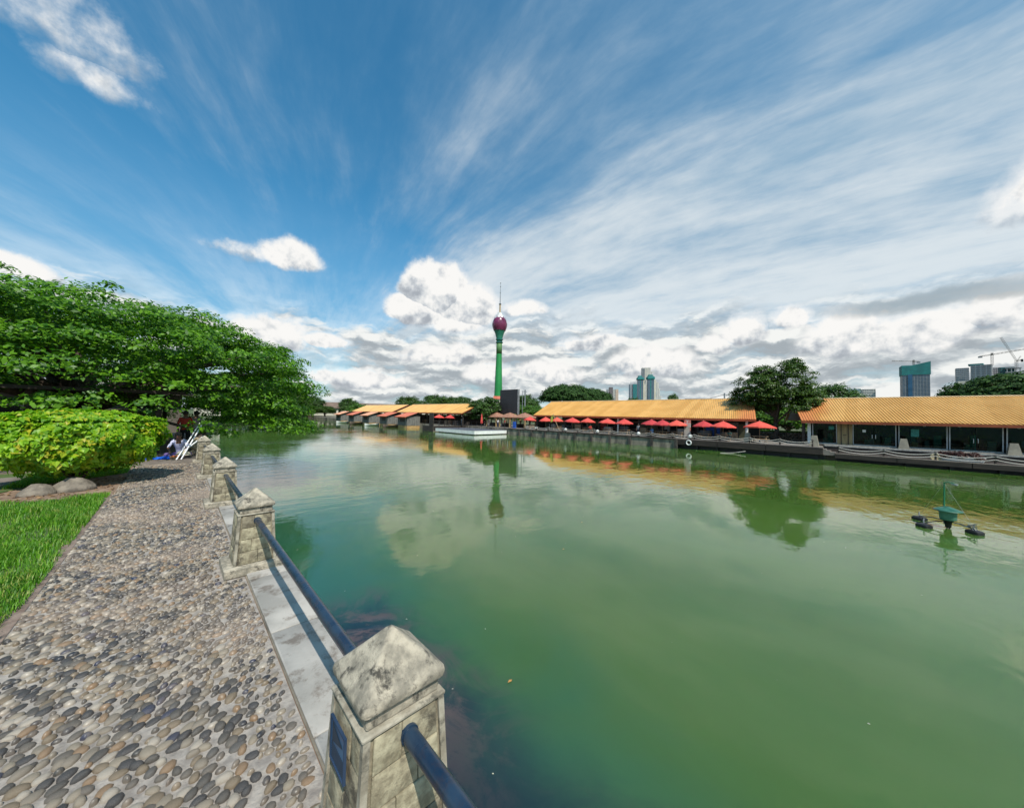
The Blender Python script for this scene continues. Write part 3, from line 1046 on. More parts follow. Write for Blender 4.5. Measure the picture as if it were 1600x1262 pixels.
def big_tree():
    base = (-3.3, 24.3, 0.0)
    root = empty('rain_tree', base)
    tag(root, 'large broad dome-shaped green tree overhanging the path and the water at left', 'tree')
    # several flattened tiers give the stacked look
    Ps, Ns, Ls = [], [], []
    allC = []
    g = np.random.default_rng(11)
    RX, RZ = 9.2, 4.25
    zc = 2.05
    nC = 2100
    C = []
    while len(C) < nC:
        d = g.normal(size=3)
        d /= np.linalg.norm(d)
        if d[2] < -0.10:
            continue
        # tiers
        zt = math.copysign(abs(d[2]) ** 0.60, d[2]) * RZ
        tier = round(zt / 1.05) * 1.05
        zt = zt * 0.22 + tier * 0.78
        rr = g.uniform(0.70, 1.0) ** 0.6 if len(C) < 1500 else g.uniform(0.35, 0.85)
        az = math.atan2(d[1], d[0])
        h = math.hypot(d[0], d[1])
        bulge = 1 + 0.03 * math.sin(az * 7 + tier) + 0.03 * math.sin(az * 4 + tier * 2.3)
        C.append((d[0] * RX * rr * bulge, d[1] * RX * rr * bulge, zc + zt * (0.35 + 0.65 * rr) + g.normal() * 0.15))
    C = np.array(C)
    # drooping skirt over the water side
    sk = []
    for _ in range(150):
        a = g.uniform(-0.85, 1.0)
        rr = g.uniform(0.72, 0.98)
        sk.append((math.cos(a) * RX * rr, math.sin(a) * RX * rr, g.uniform(1.15, 2.6)))
    C = np.concatenate([C, np.array(sk)])
    n_clump = len(C)
    per = 92
    cr = g.uniform(0.42, 0.95, n_clump)
    k = np.repeat(np.arange(n_clump), per)
    n = len(k)
    q = unit(g.normal(size=(n, 3))) * (g.random(n) ** 0.5)[:, None]
    q[:, 2] *= 0.25
    P = C[k] + q * cr[k][:, None]
    rad = np.hypot(q[:, 0], q[:, 1])
    P[:, 2] -= rad ** 2 * cr[k] * 0.35
    out = unit(C * np.array([1, 1, 1.0]))
    N = out[k] * 0.55 + np.array([0, 0, 0.85]) + g.normal(size=(n, 3)) * 0.5 + q * 0.8
    L = 0.16 * g.uniform(0.6, 1.3, n)
    V, Fq = leaf_quads(P, N, L, L * 0.52, 0.05)
    mesh_np('crown', V, Fq, L_BIG, root)
    t = MB()
    tg = [(C[i][0] * .9, C[i][1] * .9, C[i][2] - 0.1) for i in g.choice(n_clump, 46, replace=False)]
    limbs(t, (0, 0, -0.05), (0.3, -0.2, 2.2), tg, 0.34, 5)
    t.build('trunk', M_BARK, root, 'all', True)


big_tree()


def bush():
    c = np.array([-1.62, 12.75, 1.02])
    base = (-1.55, 12.55, 0.0)
    root = empty('bush', base)
    tag(root, 'rounded bright yellow-green broad-leaved bush beside the cobbled path', 'bush')
    off = c - np.array(base)
    g = np.random.default_rng(3)
    n = 17000
    d = unit(g.normal(size=(n, 3)))
    az = np.arctan2(d[:, 1], d[:, 0])
    r = g.uniform(0.55, 1.0, n) ** 0.35
    r *= 1 + 0.07 * np.sin(az * 5 + d[:, 2] * 5) + 0.05 * np.sin(az * 9 - d[:, 2] * 7)
    # flatter top
    P = d * r[:, None] * np.array([1.40, 1.25, 0.80])
    P[:, 2] = np.where(P[:, 2] > 0.42, 0.42 + (P[:, 2] - 0.42) * 0.55 + 0.05, P[:, 2])
    P[:, 0] *= 1 + 0.12 * (P[:, 2] > 0.0) * np.clip(P[:, 2], 0, .5)
    keep = ~((P[:, 2] < -0.55) & (g.random(n) < 0.75))
    P = P[keep] + off
    d = d[keep]
    n = len(P)
    N = d * 0.9 + np.array([0, 0, 0.45]) + g.normal(size=(n, 3)) * 0.42
    L = g.uniform(0.07, 0.13, n)
    # heart-ish leaf of 6 points: split lobe, folded on the midrib
    N = unit(N)
    rr = np.tile(np.array([[0, 0, -1.0]]), (n, 1)) + g.normal(size=(n, 3)) * 0.6
    T = unit(rr - (rr * N).sum(1, keepdims=True) * N)
    S = np.cross(N, T)
    Lc = L[:, None]
    tip = P + T * Lc * .55 - N * Lc * .06
    a1 = P + S * Lc * .42 - T * Lc * .18 + N * Lc * .07
    b1 = P + S * Lc * .20 - T * Lc * .45 + N * Lc * .04
    mid = P - T * Lc * .34 - N * Lc * .05
    b2 = P - S * Lc * .20 - T * Lc * .45 + N * Lc * .04
    a2 = P - S * Lc * .42 - T * Lc * .18 + N * Lc * .07
    V = np.stack([tip, a1, b1, mid, b2, a2], 1)
    # distance on the photo side decides which leaves are single parts
    W = V.mean(1) + np.array(base)
    to = EYE - W
    facing = (unit(to) * N).sum(1)
    pr = np.array([proj(w) for w in W])
    vis = (d @ unit(EYE - c)) > 0.35
    score = np.where(vis & (pr[:, 0] > 0), L * abs(facing) / np.maximum(pr[:, 2], 1), -1)
    order = np.argsort(-score)
    bigi = order[:300]
    rest = np.setdiff1d(np.arange(n), bigi)
    nr = len(rest)
    Fq = np.concatenate([np.arange(nr)[:, None] * 6 + np.array([[0, 1, 2, 3]]), np.arange(nr)[:, None] * 6 + np.array([[0, 3, 4, 5]])])
    mesh_np('foliage', V[rest].reshape(-1, 3), Fq, L_BUSH, root, False, 'stuff')
    m2, gg, b, t = new_mat('single_bush_leaf')
    oi = t.nodes.new('ShaderNodeObjectInfo')
    cc = gg.ramp(oi.outputs['Random'], [(0.0, (0.12, 0.30, 0.010)), (0.5, (0.28, 0.50, 0.014)), (0.85, (0.38, 0.54, 0.016)), (1.0, (0.44, 0.38, 0.03))])
    t.links.new(cc, b.inputs['Base Color'])
    b.inputs['Roughness'].default_value = 0.45
    tr_ = t.nodes.new('ShaderNodeBsdfTranslucent')
    t.links.new(cc, tr_.inputs[0])
    mx = t.nodes.new('ShaderNodeMixShader')
    mx.inputs[0].default_value = 0.35
    t.links.new(b.outputs[0], mx.inputs[1])
    t.links.new(tr_.outputs[0], mx.inputs[2])
    t.links.new(mx.outputs[0], t.nodes['Material Output'].inputs[0])
    me = bpy.data.meshes.new('leaf')
    me.from_pydata([(0, .55, -.06), (.42, -.18, .07), (.20, -.45, .04), (0, -.34, -.05), (-.20, -.45, .04), (-.42, -.18, .07)], [], [(0, 1, 2, 3), (0, 3, 4, 5)])
    me.materials.append(m2)
    for i in bigi:
        o = bpy.data.objects.new('leaf', me)
        COL.objects.link(o)
        o.parent = root
        M = Matrix(((S[i][0], T[i][0], N[i][0]), (S[i][1], T[i][1], N[i][1]), (S[i][2], T[i][2], N[i][2])))
        o.matrix_basis = Matrix.Translation(P[i]) @ M.to_4x4() @ Matrix.Scale(L[i] * 1.1, 4)
    t = MB()
    tg = [tuple(P[i]) for i in g.choice(n, 40, replace=False)]
    limbs(t, (0, 0, -0.03), (-0.05, 0.05, 0.35), [(a * .8, b * .8, c_) for a, b, c_ in tg], 0.045, 9, 3)
    t.build('stem', M_BARK, root, 'all', True)


bush()


def blob_mesh(mb_, c, r, seed, nu=14, nv=9):
    g = random.Random(seed)
    k0 = len(mb_.v)
    mb_.sphere((0, 0, 0), 1, nu=nu, nv=nv)
    ph = [g.uniform(0, 6) for _ in range(6)]
    for i in range(k0, len(mb_.v)):
        x, y, z = mb_.v[i]
        s = 1 + 0.12 * math.sin(2.3 * x + ph[0]) + 0.10 * math.sin(3.1 * y + ph[1]) + 0.08 * math.sin(4.0 * z + ph[2]) + 0.05 * math.sin(6 * x + 5 * y + ph[3])
        mb_.v[i] = (c[0] + x * r[0] * s, c[1] + y * r[1] * s, c[2] + z * r[2] * s)


for i, (c, r, lb) in enumerate([((-1.98, 11.75, 0.03), (0.25, 0.22, 0.17), 'rounded grey-brown boulder at the left of the pair under the bush'),
                                ((-1.55, 11.82, 0.05), (0.31, 0.22, 0.19), 'larger grey boulder on the right of the pair under the bush')]):
    m = MB()
    blob_mesh(m, c, r, i + 3)
    tag(m.build('boulder', M_ROCK, None, 'all'), lb, 'boulder')


def tree_proto(seed, radii, trunk_h, n_clump, per, leaf, clump_r, lm, zc=None, **kw):
    P, N, L, C = crown_np(radii, n_clump, per, leaf, clump_r, seed=seed, **kw)
    zc = trunk_h + radii[2] * 0.62 if zc is None else zc
    P = P + np.array([0, 0, zc])
    V, Fq = leaf_quads(P, N, L, L * 0.7, 0.05)
    root = empty('tree')
    mesh_np('crown', V, Fq, lm, root)
    t = MB()
    g = random.Random(seed)
    tg = [(C[i][0] * .8, C[i][1] * .8, C[i][2] * .8 + zc) for i in g.sample(range(n_clump), 14)]
    limbs(t, (0, 0, -0.3), (0, 0, max(trunk_h, 0.6)), tg, 0.035 * (trunk_h + radii[2] * 2), seed)
    t.build('trunk', M_BARK, root, 'all', True)
    return root


used_proto = set()


def place_tree(proto, name, loc, rz, sc, label, cat='tree', group=None):
    if id(proto) in used_proto:
        o = copy_tree(proto)
    else:
        used_proto.add(id(proto))
        o = proto
    o.name = name
    o.location = loc
    o.rotation_euler = (0, 0, rz)
    o.scale = sc if isinstance(sc, tuple) else (sc, sc, sc)
    tag(o, label, cat, group)
    return o


T_ROUND = tree_proto(21, (4.5, 4.5, 3.6), 2.4, 300, 48, 0.34, 1.0, L_MID, flat=0.5)
T_OLIVE = tree_proto(22, (4.8, 4.8, 3.8), 2.4, 300, 48, 0.34, 1.0, L_OLIVE, flat=0.5, lobes=0.25)
T_DARK = tree_proto(23, (12, 12, 4.6), 5.5, 520, 50, 0.60, 1.8, L_DARK, flat=0.32, zmin=-0.25, lobes=0.12)
T_LIGHT = tree_proto(24, (2.2, 2.2, 1.6), 0.6, 110, 42, 0.22, 0.6, L_LIGHT, flat=0.6)

# ------------------------------------------------------------------ far bank: quay
def far_quay():
    m = MB()
    m.box(45.5, 62, 17.0, 48.2, -2.7, PROM_Z)
    m.box(46.2, 62, 3.4, 17.0, -2.7, PROM_Z)
    m.box(46.5, 62, 48.2, 62.9, -2.7, PROM_Z)
    m.box(38.2, 62, 62.9, 67.0, -2.7, PROM_Z - 0.002)
    m.box(44.2, 62, 67.0, 78.0, -2.7, PROM_Z - 0.006)
    m.box(44.2, 62, 78.0, 188, -2.7, PROM_Z - 0.004)
    m.box(48.9, 62, -60, 3.4, -2.7, -0.66)
    m.box(46.6, 48.9, -60, 3.0, -2.7, LOW_Z)
    q = tag(m.build('quay', M_WALL), kind='structure')
    d = MB()
    d.box(45.55, 62, 3.45, 48.1, PROM_Z, PROM_Z + 0.012)
    d.box(46.6, 61, 48.2, 62.9, PROM_Z, PROM_Z + 0.014)
    tag(d.build('promenade', M_DECK), kind='structure')
    d = MB()
    d.box(46.6, 48.74, -59, 3.0, LOW_Z, LOW_Z + 0.012)
    tag(d.build('lower_path', M_TIMBER), kind='structure')
    # coping and concrete piers of the left half
    root = empty('quay_wall', (45.5, 32, -1.4), 0, 'stained concrete quay wall with dark coping below the row of umbrellas', 'wall')
    y = 17.0
    i = 0
    while y < 48:
        L = 3.1
        MB().box(45.30, 45.55, y + 0.02, y + L - 0.02, PROM_Z - 0.12, PROM_Z + 0.03).build('coping', M_TIMBER, root)
        MB().box(45.42, 45.52, y + 0.25, y + L - 0.05, -2.3, PROM_Z - 0.14).build('panel', M_WALL, root)
        MB().box(45.22, 45.52, y - 0.12, y + 0.2, -2.3, PROM_Z - 0.13).build('buttress', mat('black_stained_concrete', (0.03, 0.027, 0.024), (0.08, 0.07, 0.06), 0.9, 1.2), root)
        y += L
        i += 1
    # timber fronted jetty: plank fascia over a black void
    root = empty('timber_jetty', (45.7, 10, -1.2), 0, 'dark plank-fronted jetty standing over the water below the last umbrellas and the tree', 'jetty')
    MB().box(45.5, 46.2, 3.2, 17.0, PROM_Z - 0.12, PROM_Z).build('deck', M_DECK, root)
    for k in range(4):
        z1 = PROM_Z - 0.02 - k * 0.17
        for (ya, yb) in ((3.2, 7.75), (7.8, 12.4), (12.45, 16.95)):
            MB().box(45.44 - (0.004 if k % 2 else 0), 45.5, ya, yb, z1 - 0.155, z1).build('plank', M_TIMBER, root)
    for y in np.arange(3.6, 17, 2.2):
        MB().box(45.8, 46.05, y, y + 0.25, -2.6, -0.95).build('pile', M_BLACK, root)
    MB().box(46.1, 46.2, 3.2, 17, -2.5, -0.95).build('back_board', M_BLACK, root)
    # lower walkway at the right with its own fascia, plus three steps
    root = empty('lower_walkway', (45.7, -10, -1.5), 0, 'lower dark timber walkway with pale edge running below the glass shop fronts at right', 'walkway')
    MB().box(45.5, 46.6, -50, 2.35, LOW_Z - 0.12, LOW_Z).build('deck', M_TIMBER, root)
    MB().box(45.46, 45.62, -50, 2.3, LOW_Z + 0.002, LOW_Z + 0.045).build('edge_board', mat('pale_edge', (0.26, 0.21, 0.17), (0.36, 0.30, 0.25), 0.8, 3.0), root)
    for k in range(2):
        y = 2.35
        while y > -48:
            z1 = LOW_Z - 0.01 - k * 0.2
            MB().box(45.43 + 0.004 * k, 45.49, y - 3.95, y, z1 - 0.19, z1).build('plank', M_TIMBER, root)
            y -= 4.0
    for y in np.arange(-48, 2, 2.4):
        MB().box(45.9, 46.15, y, y + 0.25, -2.6, LOW_Z - 0.13).build('pile', M_BLACK, root)
    MB().box(46.3, 46.55, -50, 2.3, -2.5, LOW_Z - 0.13).build('back_board', M_BLACK, root)
    for k in range(3):
        MB().box(45.55, 46.6, 2.35 + k * 0.32, 2.35 + (k + 1) * 0.32, LOW_Z - 0.2, LOW_Z + 0.125 * (k + 1) - 0.01).build('step', M_DECK, root)
    # plinth edge under shops
    MB().box(48.75, 48.9, -50, 3.3, LOW_Z, -0.80).build('plinth_face', M_TIMBER, root)
    MB().box(48.70, 48.9, -50, 3.3, -0.80, -0.655).build('plinth_edge', M_CONC, root)


far_quay()


def corrugated(mb_, xe, ze, xr, zr, y0, y1, pitch=0.45, th=0.04, both=True, shear=0.0):
    """ribbed sheet roof, ridge along y"""
    prof = []
    y = y0
    while y < y1 - 1e-6:
        for t, h in ((0.0, 0.0), (0.55, 0.0), (0.62, 0.06), (0.88, 0.06)):
            if y + t * pitch <= y1:
                prof.append((y + t * pitch, h))
        y += pitch
    prof.append((y1, 0.0))
    sides = [(xe, ze)] + ([(2 * xr - xe, ze)] if both else [])
    for (ex, ez) in sides:
        sx = -1 if ex < xr else 1
        sl = math.atan2(zr - ez, abs(xr - ex))
        nx, nz = sx * math.sin(sl), math.cos(sl)
        vs, fs = [], []
        for (yy, h) in prof:
            s0_, s1_ = (2 * shear * (xr - xe) if sx > 0 else 0.0), shear * (xr - xe)
            vs += [(ex + nx * h, yy + s0_, ez + nz * h), (xr + nx * h * 0.2, yy + s1_, zr + nz * h)]
        n = len(prof)
        for (yy, h) in prof:
            vs += [(ex - nx * th, yy + s0_, ez - nz * th), (xr, yy + s1_, zr - th)]
        for i in range(n - 1):
            a, b, c, d = 2 * i, 2 * i + 2, 2 * i + 3, 2 * i + 1
            f1 = (a, b, c, d) if sx > 0 else (a, d, c, b)
            fs.append(f1)
            o = 2 * n
            f2 = (a + o, d + o, c + o, b + o) if sx > 0 else (a + o, b + o, c + o, d + o)
            fs.append(f2)
            fs.append((a, b, b + o, a + o))
        mb_.add(vs, fs)


def gold_roof_material():
    m, g, b, t = new_mat('golden_corrugated_roof')
    tc = t.nodes.new('ShaderNodeTexCoord')
    geo = t.nodes.new('ShaderNodeNewGeometry')
    P = geo.outputs['Position']
    x, y, z = g.sep(P)
    wn = t.nodes.new('ShaderNodeTexWhiteNoise')
    wn.noise_dimensions = '1D'
    g.put(wn.inputs['W'], g.m('FLOOR', g.m('MULTIPLY', y, 1.08)))
    n = g.m('ADD', g.m('MULTIPLY', g.noise(P, 0.5, 5, 0.6), 0.75), g.m('MULTIPLY', wn.outputs[0], 0.25))
    c = g.mix(g.ss(n, 0.3, 0.7), (0.54, 0.285, 0.068), (0.66, 0.375, 0.11))
    # salmon fading of the sheets nearest the big tree between the two halls
    n2 = g.noise(P, 0.9, 4, 0.6)
    d = g.m('ABSOLUTE', g.m('SUBTRACT', y, 7.6))
    f = g.ss(g.m('ADD', d, g.m('MULTIPLY', g.m('SUBTRACT', n2, 0.5), 3.0)), 2.4, 5.0, 0.75, 0.0)
    c = g.mix(f, c, (0.56, 0.17, 0.07))
    st = g.noise(g.vm('MULTIPLY', P, (0.3, 2.5, 0.3)), 1.0, 5, 0.7)
    c = g.mix(g.ss(st, 0.55, 0.75, 0.0, 0.25), c, (0.36, 0.15, 0.03))
    t.links.new(c, b.inputs['Base Color'])
    b.inputs['Roughness'].default_value = 0.5
    return m


M_GOLDR = gold_roof_material()


def hall(name, label, xe, xr, y0, y1, ze=1.85, zr=4.5, pitch=0.23, shear=0.0):
    root = empty(name, ((xe + xr) / 2 + 1, (y0 + y1) / 2, PROM_Z), 0, label, 'building')
    m = MB()
    corrugated(m, xe, ze, xr, zr, y0, y1, pitch, shear=shear)
    roof = m.build('roof', M_GOLDR, root)
    sr = shear * (xr - xe)
    MB().cyl((xr, y0 - .02 + sr, zr + 0.03), (xr, y1 + .02 + sr, zr + 0.03), 0.09, n=8).build('ridge_cap', mat('pale_ridge', (0.5, 0.36, 0.2), None, 0.5, 2), roof)
    f = MB()
    f.box(xe - 0.05, xe + 0.03, y0, y1, ze - 0.27, ze - 0.045)
    f.build('fascia', M_RUSTRED, root)
    xb = 2 * xr - xe
    for y, s in ((y0, -1), (y1, 1)):
        g = MB()
        ya, yb = (y + 0.22, y + 0.30) if s < 0 else (y - 0.30, y - 0.22)
        vs = []
        for yy in (ya, yb):
            vs += [(xe + 0.7, yy + .7 * shear, ze + 0.02), (xb - 0.7, yy + shear * (xb - .7 - xe), ze + 0.02), (xr, yy + sr, zr - 0.25)]
        g.add(vs, [(0, 1, 2), (5, 4, 3), (0, 3, 4, 1), (1, 4, 5, 2), (2, 5, 3, 0)])
        g.build('gable_board', M_TIMBER, root)
        b = MB()
        for ex in (xe, xb):
            se = shear * (ex - xe)
            p0, p1 = Vector((ex, 0, ze - 0.12)), Vector((xr, 0, zr - 0.12))
            yy = y + (0.0 if s < 0 else -0.07)
            b.add([(p0.x, yy + se, p0.z - .08), (p1.x, yy + sr, p1.z - .08), (p1.x, yy + sr, p1.z + .08), (p0.x, yy + se, p0.z + .08),
                   (p0.x, yy + .07 + se, p0.z - .08), (p1.x, yy + .07 + sr, p1.z - .08), (p1.x, yy + .07 + sr, p1.z + .08), (p0.x, yy + .07 + se, p0.z + .08)],
                  [(0, 1, 2, 3), (7, 6, 5, 4), (0, 4, 5, 1), (1, 5, 6, 2), (2, 6, 7, 3), (3, 7, 4, 0)])
        b.build('barge_board', M_RUSTRED, root)
    # rafters seen under the eave
    r = MB()
    y = y0 + 0.6
    while y < y1 - .1:
        p0, p1 = (xe + 0.15, ze - 0.10), (xr, zr - 0.20)
        r.add([(p0[0], y, p0[1] - .12), (p1[0], y + sr, p1[1] - .12), (p1[0], y + sr, p1[1]), (p0[0], y, p0[1]),
               (p0[0], y + .08, p0[1] - .12), (p1[0], y + .08 + sr, p1[1] - .12), (p1[0], y + .08 + sr, p1[1]), (p0[0], y + .08, p0[1])],
              [(0, 1, 2, 3), (7, 6, 5, 4), (0, 4, 5, 1), (1, 5, 6, 2), (2, 6, 7, 3), (3, 7, 4, 0)])
        y += 2.4
    r.build('rafters', M_TIMBER, root)
    return root


# hall A: long roof behind the umbrellas
hA = hall('market_hall', 'long single-storey market hall with golden ribbed roof behind the row of red umbrellas', 49.0, 56.3, 9.3, 44.8, 1.85, 4.65, 0.23, 0.233)
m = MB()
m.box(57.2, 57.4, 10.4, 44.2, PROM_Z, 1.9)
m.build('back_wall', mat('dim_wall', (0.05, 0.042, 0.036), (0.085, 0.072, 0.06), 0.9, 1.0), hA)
MB().box(49.6, 58, 10.0, 44.5, PROM_Z + .015, PROM_Z + 0.09).build('floor', M_DECK, hA)
y = 10.3
i = 0
while y < 44.6:
    MB().bev(49.75, 49.97, y, y + 0.22, PROM_Z + .09, 1.83, 0.012).build('post', M_TIMBER if i not in (0, 5) else M_WHITE, hA, True)
    y += 3.42
    i += 1
g_ = random.Random(4)
shop_cols = [mat('shop_panel_%s' % n_, c, None, 0.7, 2.0) for n_, c in (('brown', (0.06, 0.04, 0.03)), ('grey', (0.10, 0.10, 0.10)), ('red', (0.20, 0.03, 0.02)),
             ('blue', (0.015, 0.07, 0.28)), ('olive', (0.06, 0.06, 0.03)), ('pale', (0.32, 0.30, 0.27)))]
y = 10.6
i = 0
while y < 43.6:
    L = g_.choice([1.1, 1.6, 2.1])
    k = g_.choice([0, 0, 1, 0, 4, 0, 1, 2])
    if i == 2:
        k, L = 3, 1.7
    if i == 6:
        k, L = 5, 0.8
    MB().bev(51.6, 51.7, y, y + L - 0.06, PROM_Z + 0.09, g_.choice([1.2, 1.4, 1.6]), 0.01).build('shop_front', shop_cols[k], hA, True)
    if k in (0, 1):
        MB().box(51.57, 51.598, y + 0.15, y + L - 0.2, PROM_Z + 0.9, 0.95).build('window', M_SHOPGLASS, hA)
    y += L
    i += 1
MB().box(49.6, 52.5, 44.2, 44.35, PROM_Z + .09, 1.83).build('end_wall', M_TIMBER, hA)
# shelves and stock standing inside, a counter per stall
for i, y in enumerate(np.arange(11.6, 43, 2.9)):
    MB().bev(50.3, 50.9, y, y + 1.3, PROM_Z + 0.09, 0.15 + 0.1 * (i % 3), 0.02).build('counter', [M_WOOD, shop_cols[1], shop_cols[5], M_TIMBER][i % 4], hA, True)

# hall B: the glass-fronted hall at right
hB = hall('glass_fronted_hall', 'golden ribbed-roof hall with dark glass shop fronts at the right edge', 49.0, 56.3, -24.0, 5.2, 1.82, 4.48, 0.23, 0.233)
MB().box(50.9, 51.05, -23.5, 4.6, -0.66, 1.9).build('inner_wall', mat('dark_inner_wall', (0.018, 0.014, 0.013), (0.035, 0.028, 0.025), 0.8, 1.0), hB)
MB().box(49.5, 58, -23.7, 5.0, -0.655, -0.60).build('floor', M_CONC, hB)
MB().box(57.0, 57.2, -23.7, 5.0, -0.6, 1.9).build('back_wall', M_TIMBER, hB)
MB().box(51, 57, 4.55, 4.7, -0.6, 1.9).build('end_wall', M_TIMBER, hB)
# bays: (y start, y end, kind)
bays = [(4.35, 2.45, 'glass'), (2.4, 1.25, 'tan'), (1.2, -1.75, 'door'), (-1.95, -4.85, 'glass'), (-5.0, -7.8, 'door'), (-8.0, -10.8, 'glass'), (-11, -14, 'door'), (-14.2, -17.2, 'glass'), (-17.4, -20.4, 'glass')]
def clear_glass():
    m, g, b, t = new_mat('clear_dark_glass')
    tr = t.nodes.new('ShaderNodeBsdfTransparent')
    tr.inputs[0].default_value = (0.50, 0.62, 0.58, 1)
    gl = t.nodes.new('ShaderNodeBsdfGlossy')
    gl.inputs['Roughness'].default_value = 0.04
    fr = t.nodes.new('ShaderNodeFresnel')
    fr.inputs[0].default_value = 1.35
    mx = t.nodes.new('ShaderNodeMixShader')
    t.links.new(fr.outputs[0], mx.inputs[0])
    t.links.new(tr.outputs[0], mx.inputs[1])
    t.links.new(gl.outputs[0], mx.inputs[2])
    t.links.new(mx.outputs[0], t.nodes['Material Output'].inputs[0])
    return m


M_CLEAR = clear_glass()
M_MULL = mat('pale_mullion', (0.42, 0.42, 0.42), None, 0.4, 2.0)
M_TEALI = mat('teal_display', (0.02, 0.16, 0.13), (0.05, 0.26, 0.22), 0.6, 6.0)
for i, (ya, yb, kd) in enumerate(bays):
    if kd == 'tan':
        MB().bev(50.0, 50.14, yb, ya, -0.6, 1.6, 0.01).build('panel', M_TAN, hB, True)
        for yy in (yb + 0.28, ya - 0.34):
            MB().box(49.96, 49.998, yy, yy + 0.06, -0.6, 1.55).build('batten', M_TIMBER, hB)
        MB().box(49.965, 49.998, yb + 0.45, ya - 0.45, 0.35, 0.42).build('batten', M_TIMBER, hB)
        continue
    # glass leans slightly outwards at the top
    for k in range(2 if kd == 'door' else 1):
        a = ya - (ya - yb) * (k / 2 if kd == 'door' else 0)
        b = ya - (ya - yb) * ((k + 1) / 2 if kd == 'door' else 1)
        MB().slab((50.25, a - 0.02, -0.5), (50.25, b + 0.02, -0.5), (50.05, b + 0.02, 1.62), (50.05, a - 0.02, 1.62), 0.02).build('glass_pane', M_CLEAR, hB)
        if kd == 'door':
            hy = b + 0.12 if k == 0 else a - 0.12
            MB().tube([(50.03, hy, 0.15), (49.97, hy, 0.18), (49.95, hy, 0.36), (50.0, hy, 0.5), (50.06, hy, 0.52)], 0.02, 6).build('handle', M_WHITE, hB, True)
    MB().box(50.0, 50.3, yb, ya, -0.6, -0.5).build('sill', M_CONC, hB)
    for yy in (ya, yb):
        MB().slab((50.22, yy + .035, -0.6), (50.22, yy - .035, -0.6), (50.0, yy - .035, 1.65), (50.0, yy + .035, 1.65), 0.06).build('mullion', M_MULL, hB)
    if i not in (1,):
        MB().bev(50.32, 50.7, yb + 0.3, yb + 0.75, -0.55, 0.3 + 0.4 * (i % 2), 0.03).build('display', M_TEALI, hB, True)
        MB().bev(50.35, 50.8, ya - 1.2, ya - 0.8, -0.55, 0.0, 0.05).build('display', [M_TEALI, M_TAN][i % 2], hB, True)
        for k in range(3):
            MB().bev(50.55, 50.85, ya - 1.9 + k * 0.42, ya - 1.6 + k * 0.42, -0.55, 0.15 + 0.35 * ((i + k) % 3), 0.03).build('display', [shop_cols[2], M_TEALI, shop_cols[0], M_CGREY][(i + k) % 4], hB, True)
MB().box(49.98, 50.02, 2.62, 3.05, 0.92, 1.28).build('notice', M_TEALI, hB)
MB().box(49.99, 50.03, 0.28, 0.52, 0.75, 1.0).build('notice', M_WHITE, hB)
MB().box(49.99, 50.03, -3.2, -2.7, 0.5, 1.2).build('notice', M_TEALI, hB)
MB().bev(49.9, 50.14, 4.5, 4.78, -0.6, 1.62, 0.015).build('column', M_WHITE, hB, True)
MB().bev(49.6, 49.8, 5.0, 5.22, -0.8, 1.7, 0.015).build('post', M_TIMBER, hB, True)
MB().bev(50.3, 50.45, 5.0, 5.15, -0.8, 1.7, 0.015).build('post', M_TIMBER, hB, True)
for i, yy in enumerate((1.0, -1.0, -3.5, -5.5, -8.5)):
    MB().lathe([(0.01, 0), (0.09, 0.01), (0.09, 0.05), (0.01, 0.06)], (49.6, yy, 1.5), 10).build('ceiling_lamp', M_WHITE, hB, True)

# pavilions C and D (open, on posts)
for nm, lb, y0, y1, xe, dk in (('open_pavilion', 'open golden-roofed pavilion on dark posts behind the white floating stage', 61.0, 92.0, 44.0, 38.0),
                               ('open_pavilion', 'farther open golden-roofed pavilion behind the small red-roofed kiosks', 96.0, 128.0, 44.5, None)):
    h = hall(nm, lb, xe, xe + 5, y0, y1, 1.95, 4.15, 0.45)
    for i, y in enumerate(np.arange(y0 + 0.8, y1, 3.0)):
        for x in (xe + 0.8, xe + 9.0):
            MB().bev(x, x + 0.22, y, y + 0.22, PROM_Z, 1.9, 0.01).build('post', M_TIMBER, h, True)
        MB().sphere((xe + 1.6, y + 1.4, 1.35), 0.22, 0.22, 0.18, 8, 5).build('hanging_lamp', M_GLOBE, h, True)
    MB().box(xe + 6.5, xe + 6.7, y0 + .5, y1 - .5, PROM_Z, 1.4).build('back_wall', M_TIMBER, h)
    for i, y in enumerate(np.arange(y0 + 1.5, y1 - 2, 3.6)):
        MB().bev(xe + 2.5, xe + 3.3, y, y + 1.8, PROM_Z, 0.0 + 0.1 * (i % 3), 0.02).build('counter', [M_TIMBER, shop_cols[1], M_WOOD][i % 3], h, True)

# dark boarded deck front before pavilion C
root = empty('timber_terrace', (42, 64, -1.4), 0, 'dark boarded terrace edge with low rail in front of the open pavilion', 'terrace')
for k in range(3):
    z1 = PROM_Z - 0.01 - k * 0.3
    for j in range(3):
        MB().box(38.25 + j * 2.75, 38.25 + (j + 1) * 2.75 - 0.02, 62.80 - 0.004 * (k % 2), 62.88, z1 - 0.28, z1).build('board', M_TIMBER, root)
MB().box(38.1, 38.18, 62.9, 67.0, -2.4, PROM_Z).build('side_board', M_TIMBER, root)
MB().box(38.2, 46.4, 62.95, 63.03, PROM_Z + 0.45, PROM_Z + 0.55).build('rail', M_TIMBER, root)
MB().box(38.2, 46.4, 62.95, 63.03, PROM_Z + 0.95, PROM_Z + 1.03).build('rail', M_TIMBER, root)
for j, x in enumerate(np.arange(38.2, 46.5, 1.35)):
    MB().box(x, x + 0.1, 62.93, 63.05, PROM_Z, PROM_Z + 1.05).build('rail_post', M_TIMBER, root)
MB().box(38.2, 38.4, 63.1, 64.6, PROM_Z, 1.9).build('screen_board', M_TIMBER, root)

